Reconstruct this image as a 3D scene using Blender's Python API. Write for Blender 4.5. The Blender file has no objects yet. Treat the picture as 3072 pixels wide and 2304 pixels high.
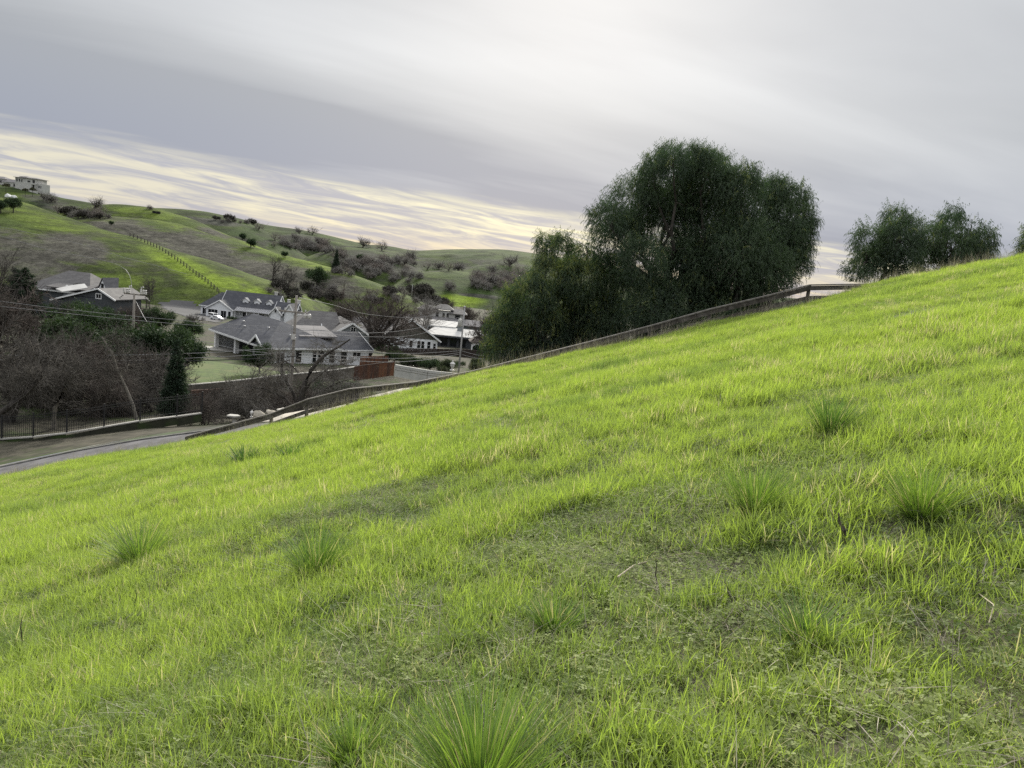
import bpy, math, random
import numpy as np
from mathutils import Matrix, Vector
from mathutils.bvhtree import BVHTree

S = bpy.context.scene
COL = S.collection
rad = math.radians

# ---------------------------------------------------------------- camera
CAMZ = 1.6
FPX = 2307.0                       # focal length in pixels of the 3072 px wide photograph
PITCH, ROLL = -8.41, 6.0
cam_data = bpy.data.cameras.new('camera')
cam_data.sensor_fit = 'HORIZONTAL'
cam_data.sensor_width = 36.0
cam_data.lens = 36.0 * FPX / 3072.0
cam_data.clip_start = 0.05
cam_data.clip_end = 6000.0
cam = bpy.data.objects.new('camera', cam_data)
COL.objects.link(cam)
CR = Matrix.Rotation(rad(90 + PITCH), 4, 'X') @ Matrix.Rotation(rad(ROLL), 4, 'Z')
cam.matrix_world = Matrix.Translation((0, 0, CAMZ)) @ CR
S.camera = cam

# ---------------------------------------------------------------- exposure
S.render.engine = 'CYCLES'
S.view_settings.view_transform = 'Standard'
S.view_settings.look = 'None'
S.view_settings.gamma = 1.0
S.view_settings.use_curve_mapping = False
EXPOSURE = 1.35
S.view_settings.exposure = EXPOSURE
S.cycles.use_denoising = False       # the sensor grain of a phone picture; keeps the grass crisp
S.cycles.max_bounces = 8
S.cycles.diffuse_bounces = 3
S.cycles.transmission_bounces = 4
S.cycles.transparent_max_bounces = 6
S.cycles.sample_clamp_indirect = 4.0
S.cycles.sample_clamp_direct = 8.0
S.cycles.caustics_reflective = False
S.cycles.caustics_refractive = False

# ---------------------------------------------------------------- node helper
class NG:
    def __init__(s, tree):
        s.t = tree; s.n = tree.nodes; s.l = tree.links
    def new(s, typ, **kw):
        n = s.n.new(typ)
        for k, v in kw.items(): setattr(n, k, v)
        return n
    def set(s, sock, v):
        if hasattr(v, 'is_linked') or isinstance(v, bpy.types.NodeSocket): s.l.new(v, sock)
        else: sock.default_value = v
    def math(s, op, a, b=0.0, c=None, clamp=False):
        n = s.new('ShaderNodeMath', operation=op); n.use_clamp = clamp
        s.set(n.inputs[0], a); s.set(n.inputs[1], b)
        if c is not None: s.set(n.inputs[2], c)
        return n.outputs[0]
    def vec(s, x, y, z):
        n = s.new('ShaderNodeCombineXYZ')
        for i, v in enumerate((x, y, z)): s.set(n.inputs[i], v)
        return n.outputs[0]
    def vmath(s, op, a, b):
        n = s.new('ShaderNodeVectorMath', operation=op)
        s.set(n.inputs[0], a); s.set(n.inputs[1], b)
        return n.outputs['Value'] if op == 'DOT_PRODUCT' else n.outputs[0]
    def noise(s, vec, scale, detail=4, rough=0.5, dist=0.0):
        n = s.new('ShaderNodeTexNoise')
        s.set(n.inputs['Vector'], vec); n.inputs['Scale'].default_value = scale
        n.inputs['Detail'].default_value = detail; n.inputs['Roughness'].default_value = rough
        n.inputs['Distortion'].default_value = dist
        return n.outputs[0]
    def map(s, v, a, b, c=0.0, d=1.0, smooth=True):
        n = s.new('ShaderNodeMapRange')
        n.interpolation_type = 'SMOOTHSTEP' if smooth else 'LINEAR'
        s.set(n.inputs[0], v)
        for i, x in enumerate((a, b, c, d)): s.set(n.inputs[i + 1], x)
        return n.outputs[0]
    def mix(s, f, a, b, typ='MIX'):
        n = s.new('ShaderNodeMix', data_type='RGBA', blend_type=typ)
        s.set(n.inputs[0], f)
        for i, v in ((6, a), (7, b)):
            if isinstance(v, tuple) and len(v) == 3: v = v + (1.0,)
            s.set(n.inputs[i], v)
        return n.outputs[2]

# ---------------------------------------------------------------- sky and sun
SUN_EL, SUN_AZ = 27.0, 1.5         # the bright patch of the cloud deck: straight ahead, just above the frame
sund = Vector((math.sin(rad(SUN_AZ)) * math.cos(rad(SUN_EL)), math.cos(rad(SUN_AZ)) * math.cos(rad(SUN_EL)), math.sin(rad(SUN_EL))))
sun_data = bpy.data.lights.new('sun', 'SUN')
sun_data.energy = 2.5
sun_data.angle = rad(14)
sun_data.color = (1.0, 0.95, 0.84)
sun = bpy.data.objects.new('sun', sun_data)
COL.objects.link(sun)
sun.rotation_euler = (-sund).to_track_quat('-Z', 'Y').to_euler()
sun.location = (0, 60, 120)

W = bpy.data.worlds.new('World')
S.world = W
W.use_nodes = True
W.node_tree.nodes.clear()
g = NG(W.node_tree)
out = g.new('ShaderNodeOutputWorld')
bg = g.new('ShaderNodeBackground')
g.l.new(bg.outputs[0], out.inputs[0])
tc = g.new('ShaderNodeTexCoord')
sep = g.new('ShaderNodeSeparateXYZ')
g.l.new(tc.outputs['Generated'], sep.inputs[0])
dx, dy, dz = sep.outputs
zc = g.math('MAXIMUM', dz, 0.0)
den = g.math('ADD', zc, 0.10)
qx = g.math('DIVIDE', dx, den); qy = g.math('DIVIDE', dy, den)
# coordinates along / across the cloud streaks of a flat deck
CA, SA = math.cos(rad(24)), math.sin(rad(24))
along = g.math('ADD', g.math('MULTIPLY', qx, CA), g.math('MULTIPLY', qy, SA))
cross = g.math('SUBTRACT', g.math('MULTIPLY', qy, CA), g.math('MULTIPLY', qx, SA))
p1 = g.vec(g.math('MULTIPLY', along, 0.22), g.math('MULTIPLY', cross, 0.62), 3.7)
n1 = g.noise(p1, 1.0, 4, 0.5, 0.5)
p2 = g.vec(g.math('MULTIPLY', along, 0.55), g.math('MULTIPLY', cross, 1.6), 9.1)
n2 = g.noise(p2, 1.0, 6, 0.55, 0.5)
p3 = g.vec(g.math('MULTIPLY', dx, 7.0), g.math('MULTIPLY', g.math('SUBTRACT', dz, g.math('MULTIPLY', dx, -0.07)), 85.0), g.math('MULTIPLY', dy, 3.0))
n3 = g.noise(p3, 1.0, 7, 0.62, 0.9)
sdot = g.vmath('DOT_PRODUCT', tc.outputs['Generated'], tuple(sund))
glow = g.math('POWER', g.math('MAXIMUM', sdot, 0.0), 18.0)
glow_w = g.math('POWER', g.math('MAXIMUM', sdot, 0.0), 3.0)
br = g.math('ADD', g.math('MULTIPLY', g.map(n1, 0.32, 0.68), 0.42), g.math('MULTIPLY', g.map(n2, 0.3, 0.7), 0.14))
br = g.math('ADD', br, g.math('MULTIPLY', glow, 0.48))
br = g.math('ADD', br, g.math('MULTIPLY', glow_w, 0.10))
# the deck is thicker (greyer, bluer) towards its far edge just above the clear strip
br = g.math('SUBTRACT', br, g.math('MULTIPLY', g.math('MULTIPLY', g.map(dz, 0.25, 0.10), 0.56), g.map(dx, 0.5, -0.05, 0.55, 1.0)))
br = g.math('ADD', br, 0.06, clamp=True)
deck = g.mix(br, g.mix(g.map(dz, 0.22, 0.07), (0.385, 0.400, 0.425), (0.315, 0.342, 0.430)), (0.825, 0.84, 0.85))
# an overcast deck is about three times as bright overhead as near the horizon
up = g.math('ADD', g.math('MULTIPLY', g.map(dz, 0.33, 1.0, smooth=False), 1.8), 1.0)
deck = g.mix(1.0, deck, g.vec(up, up, up), 'MULTIPLY')
# strip under the deck's edge: thin streaked cloud lit from behind
el = g.math('ADD', dz, g.math('MULTIPLY', g.math('SUBTRACT', n2, 0.5), 0.045))
el = g.math('ADD', el, g.math('MULTIPLY', dx, 0.035))
edge_m = g.map(el, 0.086, 0.062)
streak = g.map(n3, 0.36, 0.68)
warm = g.mix(g.map(dz, 0.0, 0.05), (0.84, 0.72, 0.53), (0.96, 0.90, 0.64))
warm = g.mix(g.map(dx, -0.50, -0.15), g.mix(0.55, warm, (0.60, 0.57, 0.54)), warm)
strip = g.mix(streak, (0.43, 0.44, 0.51), warm)
cloud = g.mix(edge_m, deck, strip)
nish = g.new('ShaderNodeTexSky', sky_type='NISHITA')
nish.sun_disc = False
nish.sun_elevation = rad(SUN_EL)
nish.sun_rotation = rad(SUN_AZ)
nish.air_density = 1.0; nish.dust_density = 1.5
nsky = g.mix(1.0, nish.outputs[0], (0.10, 0.10, 0.10), 'MULTIPLY')
scl = 2.0 ** (-EXPOSURE)
cl = g.mix(1.0, cloud, (scl, scl, scl), 'MULTIPLY')
fin = g.mix(0.97, nsky, cl)
g.l.new(fin, bg.inputs[0])
bg.inputs[1].default_value = 1.0

# ---------------------------------------------------------------- pixel rays (only used to find real places)
CRM = np.array(CR.to_3x3())
def ray(u, v):
    d = CRM @ np.array([(u - 1536.0) / FPX, -(v - 1152.0) / FPX, -1.0])
    return d / d[1]
def at(u, v, Y):
    d = ray(u, v) * Y
    return Vector((d[0], d[1], d[2] + CAMZ))
def proj(P):
    P = np.asarray(P, float).reshape(-1, 3) - np.array([0, 0, CAMZ])
    q = P @ CRM
    return 1536 + FPX * q[:, 0] / -q[:, 2], 1152 - FPX * q[:, 1] / -q[:, 2]

# ---------------------------------------------------------------- numpy noise
def vnoise(x, y, seed=0):
    x = np.asarray(x, float); y = np.asarray(y, float)
    xi = np.floor(x); yi = np.floor(y); fx = x - xi; fy = y - yi
    fx = fx * fx * (3 - 2 * fx); fy = fy * fy * (3 - 2 * fy)
    def h(a, b):
        t = np.sin(a * 127.1 + b * 311.7 + seed * 74.7) * 43758.5453
        return t - np.floor(t)
    return (h(xi, yi) * (1 - fx) + h(xi + 1, yi) * fx) * (1 - fy) + (h(xi, yi + 1) * (1 - fx) + h(xi + 1, yi + 1) * fx) * fy
def fbm(x, y, seed=0, o=4):
    a = 0.0; w = 0.5; t = 0.0
    for k in range(o):
        a = a + w * vnoise(np.asarray(x) * 2 ** k, np.asarray(y) * 2 ** k, seed + k); t += w; w *= 0.5
    return a / t

# ---------------------------------------------------------------- mesh helpers
def link(o, parent=None):
    COL.objects.link(o)
    if parent is not None: o.parent = parent
    return o
def tag(o, label=None, cat=None, group=None, kind=None):
    if label: o['label'] = label
    if cat: o['category'] = cat
    if group: o['group'] = group
    if kind: o['kind'] = kind
    return o
def empty(name, loc=(0, 0, 0), rz=0.0, label=None, cat=None, group=None):
    o = bpy.data.objects.new(name, None)
    o.empty_display_size = 0.3
    COL.objects.link(o)
    o.location = loc; o.rotation_euler = (0, 0, rz)
    return tag(o, label, cat, group)
def np_mesh(name, V, faces, mats=(), smooth=False, attrs=None, fmat=None):
    me = bpy.data.meshes.new(name)
    V = np.asarray(V, np.float32).reshape(-1, 3)
    faces = [np.asarray(f, np.int32) for f in faces if len(f)]
    me.vertices.add(len(V)); me.vertices.foreach_set('co', V.ravel())
    li = np.concatenate([f.ravel() for f in faces])
    tot = np.concatenate([np.full(len(f), f.shape[1], np.int32) for f in faces])
    st = np.concatenate([[0], np.cumsum(tot)[:-1]]).astype(np.int32)
    me.loops.add(len(li)); me.loops.foreach_set('vertex_index', li)
    me.polygons.add(len(tot)); me.polygons.foreach_set('loop_start', st); me.polygons.foreach_set('loop_total', tot)
    me.polygons.foreach_set('use_smooth', np.full(len(tot), smooth, bool))
    if fmat is not None: me.polygons.foreach_set('material_index', np.asarray(fmat, np.int32))
    me.update(calc_edges=True)
    for k, a in (attrs or {}).items():
        at_ = me.attributes.new(k, 'FLOAT', 'POINT'); at_.data.foreach_set('value', np.asarray(a, np.float32))
    for m in (mats if isinstance(mats, (list, tuple)) else [mats]): me.materials.append(m)
    return me
class MB:
    """collects solid shapes and links them as one mesh"""
    def __init__(s): s.V = []; s.F = {}; s.n = 0
    def add(s, V, F):
        V = np.asarray(V, float).reshape(-1, 3)
        for f in F: s.F.setdefault(len(f), []).append(np.asarray(f) + s.n)
        s.V.append(V); s.n += len(V)
    def box(s, x0, x1, y0, y1, z0, z1):
        s.add([(x0,y0,z0),(x1,y0,z0),(x1,y1,z0),(x0,y1,z0),(x0,y0,z1),(x1,y0,z1),(x1,y1,z1),(x0,y1,z1)],
              [(0,3,2,1),(4,5,6,7),(0,1,5,4),(1,2,6,5),(2,3,7,6),(3,0,4,7)])
    def poly(s, pts, off):
        """solid from a planar outline pushed along off"""
        p = [np.array(q, float) for q in pts]; o = np.array(off, float); n = len(p)
        nn = sum((np.cross(p[i], p[(i + 1) % n]) for i in range(n)), np.zeros(3))
        if np.dot(nn, o) > 0: p = p[::-1]
        F = [tuple(range(n)), tuple(range(2 * n - 1, n - 1, -1))]
        for i in range(n): F.append(((i + 1) % n, i, n + i, n + (i + 1) % n))
        s.add(p + [q + o for q in p], F)
    def bar(s, a, b, w, h, up=(0, 0, 1)):
        """rectangular bar from a to b, w across, h along up"""
        a = np.array(a, float); b = np.array(b, float); d = b - a; d /= max(np.linalg.norm(d), 1e-9)
        u = np.array(up, float)
        x = np.cross(d, u); x /= max(np.linalg.norm(x), 1e-9); y = np.cross(x, d)
        c = [-x * w / 2 - y * h / 2, x * w / 2 - y * h / 2, x * w / 2 + y * h / 2, -x * w / 2 + y * h / 2]
        s.add([a + q for q in c] + [b + q for q in c], [(0,1,2,3),(7,6,5,4),(0,4,5,1),(1,5,6,2),(2,6,7,3),(3,7,4,0)])
    def tube(s, pts, rs, n=8, cap=True):
        pts = [np.array(p, float) for p in pts]
        if not hasattr(rs, '__len__'): rs = [rs] * len(pts)
        base = s.n; V = []
        for i, p in enumerate(pts):
            d = pts[min(i + 1, len(pts) - 1)] - pts[max(i - 1, 0)]; d /= max(np.linalg.norm(d), 1e-9)
            ref = np.array([0.0, 0, 1]) if abs(d[2]) < 0.9 else np.array([1.0, 0, 0])
            a = np.cross(d, ref); a /= np.linalg.norm(a); b = np.cross(d, a)
            for k in range(n):
                t = 2 * math.pi * k / n; V.append(p + rs[i] * (math.cos(t) * a + math.sin(t) * b))
        F = []
        for i in range(len(pts) - 1):
            for k in range(n): F.append((i*n+k, (i+1)*n+k, (i+1)*n+(k+1)%n, i*n+(k+1)%n))
        if cap: F.append(tuple(range(n))); F.append(tuple(range(len(pts)*n-1, (len(pts)-1)*n-1, -1)))
        s.add(V, F)
    def lathe(s, prof, n=12, c=(0, 0, 0)):
        V = []; m = len(prof)
        for r, z in prof:
            for k in range(n):
                t = 2 * math.pi * k / n; V.append((c[0] + r * math.cos(t), c[1] + r * math.sin(t), c[2] + z))
        F = [(i*n+k, i*n+(k+1)%n, (i+1)*n+(k+1)%n, (i+1)*n+k) for i in range(m - 1) for k in range(n)]
        F.append(tuple(range(n-1, -1, -1))); F.append(tuple(range((m-1)*n, m*n)))
        s.add(V, F)
    def build(s, name, mat, parent=None, smooth=False):
        me = np_mesh(name, np.concatenate(s.V), [np.array(f) for f in s.F.values()], [mat], smooth)
        return link(bpy.data.objects.new(name, me), parent)
def copy_tree(o, parent=None):
    c = o.copy(); COL.objects.link(c)
    if parent is not None: c.parent = parent
    for ch in list(o.children): copy_tree(ch, c)
    return c

# ---------------------------------------------------------------- materials
def new_mat(name):
    m = bpy.data.materials.new(name); m.use_nodes = True; m.node_tree.nodes.clear()
    gg = NG(m.node_tree); o = gg.new('ShaderNodeOutputMaterial')
    return m, gg, o
def surf(name, c1, c2=None, scale=3.0, rough=0.8, detail=5, bump=0.0, stretch=(1, 1, 1), spec=0.3, metal=0.0, c3=None, lo=0.35, hi=0.65, coord='Object'):
    m, gg, o = new_mat(name)
    b = gg.new('ShaderNodeBsdfPrincipled')
    b.inputs['Roughness'].default_value = rough; b.inputs['Specular IOR Level'].default_value = spec; b.inputs['Metallic'].default_value = metal
    t = gg.new('ShaderNodeTexCoord')
    mp = gg.new('ShaderNodeMapping'); gg.l.new(t.outputs[coord], mp.inputs[0]); mp.inputs['Scale'].default_value = stretch
    if c2 is None: c2 = tuple(x * 0.8 for x in c1)
    n = gg.noise(mp.outputs[0], scale, detail, 0.6)
    col = gg.mix(gg.map(n, lo, hi), c1, c2)
    if c3:
        col = gg.mix(gg.map(gg.noise(mp.outputs[0], scale * 0.23, 3, 0.5), 0.45, 0.7), col, c3)
    gg.l.new(col, b.inputs['Base Color'])
    if bump:
        bn = gg.new('ShaderNodeBump'); bn.inputs['Strength'].default_value = bump; bn.inputs['Distance'].default_value = 0.05
        gg.l.new(n, bn.inputs['Height']); gg.l.new(bn.outputs[0], b.inputs['Normal'])
    gg.l.new(b.outputs[0], o.inputs[0])
    return m
def leaf_mat(name, dark, light, third=None, trans=0.4, attr='tint', inst=False, rough=0.6, gloss=0.06, tip=None):
    """thin leaves: reflect and let light through; colour runs dark..light by the attribute"""
    m, gg, o = new_mat(name)
    a = gg.new('ShaderNodeAttribute'); a.attribute_name = attr; a.attribute_type = 'INSTANCER' if inst else 'GEOMETRY'
    f = a.outputs['Fac']
    col = gg.mix(f, dark, light)
    if third:
        col = gg.mix(gg.map(f, 0.86, 0.90), col, third)
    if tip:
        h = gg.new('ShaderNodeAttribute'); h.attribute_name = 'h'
        col = gg.mix(gg.map(h.outputs['Fac'], 0.0, 0.5), tip, col)  # blades run to a darker tone towards the base
    d = gg.new('ShaderNodeBsdfDiffuse'); gg.l.new(col, d.inputs[0])
    tr = gg.new('ShaderNodeBsdfTranslucent')
    gg.l.new(gg.mix(1.0, col, (1.10, 1.16, 0.80), 'MULTIPLY'), tr.inputs[0])
    mx = gg.new('ShaderNodeMixShader'); mx.inputs[0].default_value = trans
    gg.l.new(d.outputs[0], mx.inputs[1]); gg.l.new(tr.outputs[0], mx.inputs[2])
    gl = gg.new('ShaderNodeBsdfGlossy'); gl.inputs['Roughness'].default_value = rough
    m2 = gg.new('ShaderNodeMixShader'); m2.inputs[0].default_value = gloss
    gg.l.new(mx.outputs[0], m2.inputs[1]); gg.l.new(gl.outputs[0], m2.inputs[2])
    gg.l.new(m2.outputs[0], o.inputs[0])
    return m
# ================================================================ TERRAIN
EDGE = [(0,1428),(270,1378),(560,1330),(730,1300),(890,1265),(1000,1235),(1130,1200),(1270,1165),(1400,1130),(1500,1110),(1600,1090),(1800,1050),(2000,1010),(2200,960),(2400,920),(2600,860),(2800,820),(2900,800),(3072,780)]
YB = 38.0
PA, PB = 0.336, -0.0854
_et = np.array([ray(*e)[0] for e in EDGE]) * YB
_er = np.array([ray(*e)[2] for e in EDGE]) * YB + CAMZ - (PA * _et + PB * YB)
def Gs(x, y):
    """smooth hillside height (plane rising to the right, falling gently away)"""
    x = np.asarray(x, float); y = np.asarray(y, float)
    return PA * x + PB * y + np.interp(x, _et, _er) * np.clip(y / YB, 0, 1.2) ** 2
def G(x, y):
    x = np.asarray(x, float); y = np.asarray(y, float)
    r = np.hypot(x, y)
    b = (fbm(x * 0.35, y * 0.35, 3, 2) - 0.5) * 0.30 * np.clip(r / 4, 0.1, 1) + (fbm(x * 1.7, y * 1.7, 8, 3) - 0.5) * 0.16
    return Gs(x, y) + b * np.clip((YB + 3 - y) / 6, 0.25, 1) - 0.02
def zB(x): return Gs(x, np.full(np.shape(x), YB))
def yB(x): return YB + 0.9 * (vnoise(np.asarray(x) * 0.25, np.zeros(np.shape(x)), 5) - 0.5)
def road_z(x, y):
    x = np.asarray(x, float)
    return zB(x) - np.interp(x, [-40, -22, -8, 10, 40], [0.22, 0.35, 0.85, 1.0, 1.0])
YR0, YR1 = 39.9, 44.4
_hy = [44, 54, 75, 100, 137, 200, 260, 300, 450, 4000]
_hz = [-15.8, -16.2, -18.6, -20, -20.4, -24.2, -27.6, -30, -31, -33]
def Hf(y): return np.interp(y, _hy, _hz) + CAMZ
def Vz(x, y):
    x = np.asarray(x, float); y = np.asarray(y, float)
    zr = road_z(x, y) - 0.1
    zr = np.where(x < -30, np.maximum(zr, Hf(YR1) - 1.5), zr)
    zr = np.where(x > 40, road_z(np.full(np.shape(x), 40.0), y), zr)
    w = np.exp(-np.clip(y - 47.0, 0, None) / 21.0)
    rough = (fbm(x * 0.12, y * 0.12, 21, 3) - 0.5) * 0.8 * np.clip((y - 47) / 20, 0, 1)
    return Hf(y) * (1 - w) + zr * w + rough
def grid_mesh(name, X, Y, Z, mat, attrs=None, smooth=True):
    n, m = X.shape
    V = np.stack([X, Y, Z], -1).reshape(-1, 3)
    i = np.arange(n - 1)[:, None] * m + np.arange(m - 1)[None]
    F = np.stack([i, i + 1, i + m + 1, i + m], -1).reshape(-1, 4)
    me = np_mesh(name, V, [F], [mat], smooth, {k: a.ravel() for k, a in (attrs or {}).items()})
    return link(bpy.data.objects.new(name, me)), (V, F)
BV, BF, bn_ = [], [], 0
def reg(vf):
    global bn_
    V, F = vf
    BV.append(V); BF.append(F + bn_); bn_ += len(V)

# soil of the near slope: seen only between the blades
M_soil = surf('soil', (0.125, 0.112, 0.075), (0.060, 0.062, 0.034), 14.0, 0.95, 8, 0.6, c3=(0.095, 0.130, 0.038))
xs = np.linspace(-60, 60, 300); q = np.concatenate([np.linspace(0, 0.5, 90)[:-1], np.linspace(0.5, 1, 60)])
X = np.repeat(xs[None], len(q), 0); Yg = -10 + (yB(X) + 10) * q[:, None]
Z = G(X, Yg)
# shoulder falling to the road
for k, (dyy, f) in enumerate(((0.5, 0.3), (1.1, 0.75), (2.2, 1.0))):
    xr = xs[None]; yy = yB(xr) + dyy
    X = np.concatenate([X, xr]); Yg = np.concatenate([Yg, yy])
    Z = np.concatenate([Z, G(xr, yB(xr)) * (1 - f) + (road_z(xr, yy) - 0.03) * f])
o, vf = grid_mesh('hillside', X, Yg, Z, M_soil)
tag(o, 'steep green hillside in the foreground rising to the right', 'hillside', kind='structure'); reg(vf)

# road climbing along the fence
M_asph = surf('asphalt', (0.098, 0.095, 0.098), (0.062, 0.060, 0.064), 2.5, 0.9, 8, 0.2, c3=(0.125, 0.12, 0.125))
xr = np.linspace(-75, 60, 160)
def strip(name, y0, y1, dz0, dz1, mat, x0=-75, x1=60, n=140, m=4, wav=0.0):
    xx = np.linspace(x0, x1, n)
    t = np.linspace(0, 1, m)[:, None]
    wv = wav * (vnoise(xx * 0.4, xx * 0, 9) - 0.5)
    Xs = np.repeat(xx[None], m, 0); Ys = y0 + (y1 - y0) * t + wv[None] * np.ones_like(t)
    Zs = road_z(Xs, Ys) + dz0 + (dz1 - dz0) * t
    return grid_mesh(name, Xs, Ys, Zs, mat)
o, vf = strip('road', YR0, YR1, 0.0, 0.05, M_asph); tag(o, 'grey asphalt road climbing beside the wooden rail fence', 'road', kind='structure'); reg(vf)
M_conc = surf('concrete', (0.40, 0.385, 0.35), (0.30, 0.29, 0.27), 1.5, 0.9, 6, 0.2)
M_gravel = surf('pale_gravel', (0.52, 0.47, 0.39), (0.36, 0.33, 0.28), 2.0, 0.95, 8, 0.4)
M_verge = surf('verge_soil', (0.046, 0.048, 0.032), (0.028, 0.029, 0.021), 2.2, 0.95, 9, 0.6, c3=(0.040, 0.066, 0.018))
o, vf = strip('road_verge', YR1, 47.3, 0.05, -0.15, M_verge, m=5); tag(o, 'brown verge along the far side of the road', 'verge', kind='structure'); reg(vf)
kb = MB(); xx = np.linspace(-75, -16, 60)
for a, b in zip(xx[:-1], xx[1:]):
    kb.bar((a, YR1 + .05, float(road_z(a, 0)) + .07), (b, YR1 + .05, float(road_z(b, 0)) + .07), 0.16, 0.11)
tag(kb.build('kerb', surf('worn_kerb', (0.20, 0.195, 0.185), (0.12, 0.118, 0.11), 1.5, 0.95, 7)), 'pale kerb along the far edge of the road', 'kerb', kind='structure')
xx = np.linspace(-15.2, -4.6, 40); t = np.linspace(0, 1, 6)[:, None]
wd = np.clip(np.minimum((xx + 15.4) / 2, (-4.4 - xx) / 3), 0.05, 1) * (0.8 + 0.4 * vnoise(xx, xx * 0, 4))
Xs = np.repeat(xx[None], 6, 0); Ys = 45.5 - 1.0 * wd + 2.2 * wd * t; Zs = road_z(Xs, Ys) + 0.05 + 0.02 * np.sin(t * 3.1) + 0.10 * t
o, vf = grid_mesh('gravel_shoulder', Xs, Ys, Zs, M_gravel); tag(o, 'pale gravel shoulder on the far side of the road', 'gravel shoulder', kind='structure')

# valley floor, one sheet to the horizon
M_valley, gg, oo = new_mat('valley_floor')
b = gg.new('ShaderNodeBsdfPrincipled'); b.inputs['Roughness'].default_value = 0.95; b.inputs['Specular IOR Level'].default_value = 0.1
t_ = gg.new('ShaderNodeTexCoord')
c_ = gg.mix(gg.map(gg.noise(t_.outputs['Object'], 0.9, 10, 0.7), 0.38, 0.64), (0.036, 0.034, 0.025), (0.088, 0.080, 0.060))
c_ = gg.mix(gg.map(gg.noise(t_.outputs['Object'], 0.12, 8, 0.7), 0.48, 0.62), c_, (0.042, 0.062, 0.020))
gg.l.new(c_, b.inputs['Base Color']); gg.l.new(b.outputs[0], oo.inputs[0])
xs = np.sign(np.linspace(-1, 1, 221)) * np.abs(np.linspace(-1, 1, 221)) ** 2.2 * 1800
ys = 47.2 + (np.linspace(0, 1, 150) ** 2.6) * 3200
X, Yg = np.meshgrid(xs, ys); Z = Vz(X, Yg)
o, vf = grid_mesh('valley_ground', X, Yg, Z, M_valley); tag(o, 'brown and green valley floor below the hills', 'valley floor', kind='structure'); reg(vf)

# ---------------------------------------------------------------- far hills
def hill_mat(name, grass, bright, brush, sc):
    m, gg, o = new_mat(name)
    b = gg.new('ShaderNodeBsdfPrincipled'); b.inputs['Roughness'].default_value = 0.95; b.inputs['Specular IOR Level'].default_value = 0.05
    t = gg.new('ShaderNodeTexCoord')
    a = gg.new('ShaderNodeAttribute'); a.attribute_name = 'brush'
    v = gg.new('ShaderNodeAttribute'); v.attribute_name = 'lush'
    n = gg.noise(t.outputs['Object'], sc, 9, 0.65, 0.4)
    nf = gg.noise(t.outputs['Object'], sc * 7, 6, 0.7)
    mp = gg.new('ShaderNodeMapping'); gg.l.new(t.outputs['Object'], mp.inputs[0]); mp.inputs['Scale'].default_value = (0.35, 0.35, 2.2)
    ns = gg.noise(mp.outputs[0], sc * 5, 6, 0.65, 0.5)      # cattle terraces run along the contours
    col = gg.mix(gg.map(n, 0.38, 0.62), grass, bright)
    col = gg.mix(gg.math('MULTIPLY', gg.map(ns, 0.46, 0.62), 0.55), col, tuple(x * 0.55 for x in grass))
    col = gg.mix(v.outputs['Fac'], col, gg.mix(gg.map(nf, 0.3, 0.7), (0.135, 0.195, 0.020), (0.175, 0.240, 0.028)))
    f = gg.math('ADD', gg.math('MULTIPLY', a.outputs['Fac'], 1.25), gg.math('MULTIPLY', gg.math('SUBTRACT', ns, 0.5), 2.4))
    f = gg.math('ADD', f, gg.math('MULTIPLY', gg.math('SUBTRACT', n, 0.5), 1.3))
    f = gg.math('ADD', f, gg.math('MULTIPLY', gg.math('SUBTRACT', nf, 0.5), 0.8))
    col = gg.mix(gg.map(f, 0.02, 1.0), col, gg.mix(gg.map(nf, 0.35, 0.65), brush, tuple(x * 1.7 for x in brush)))
    k = gg.math('MULTIPLY', gg.map(gg.noise(t.outputs['Object'], sc * 22, 5, 0.75), 0.32, 0.68, 0.62, 1.30, smooth=False), gg.map(ns, 0.36, 0.60, 1.12, 0.74))
    col = gg.mix(1.0, col, gg.vec(k, k, k), 'MULTIPLY')
    gg.l.new(col, b.inputs['Base Color'])
    bn = gg.new('ShaderNodeBump'); bn.inputs['Strength'].default_value = 0.8; bn.inputs['Distance'].default_value = 1.4
    gg.l.new(nf, bn.inputs['Height']); gg.l.new(bn.outputs[0], b.inputs['Normal'])
    gg.l.new(b.outputs[0], o.inputs[0])
    return m
M_hill = hill_mat('hill_near', (0.054, 0.078, 0.019), (0.084, 0.112, 0.023), (0.064, 0.061, 0.050), 0.030)
M_hillf = hill_mat('hill_far', (0.036, 0.056, 0.018), (0.058, 0.080, 0.022), (0.046, 0.047, 0.038), 0.018)
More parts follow.
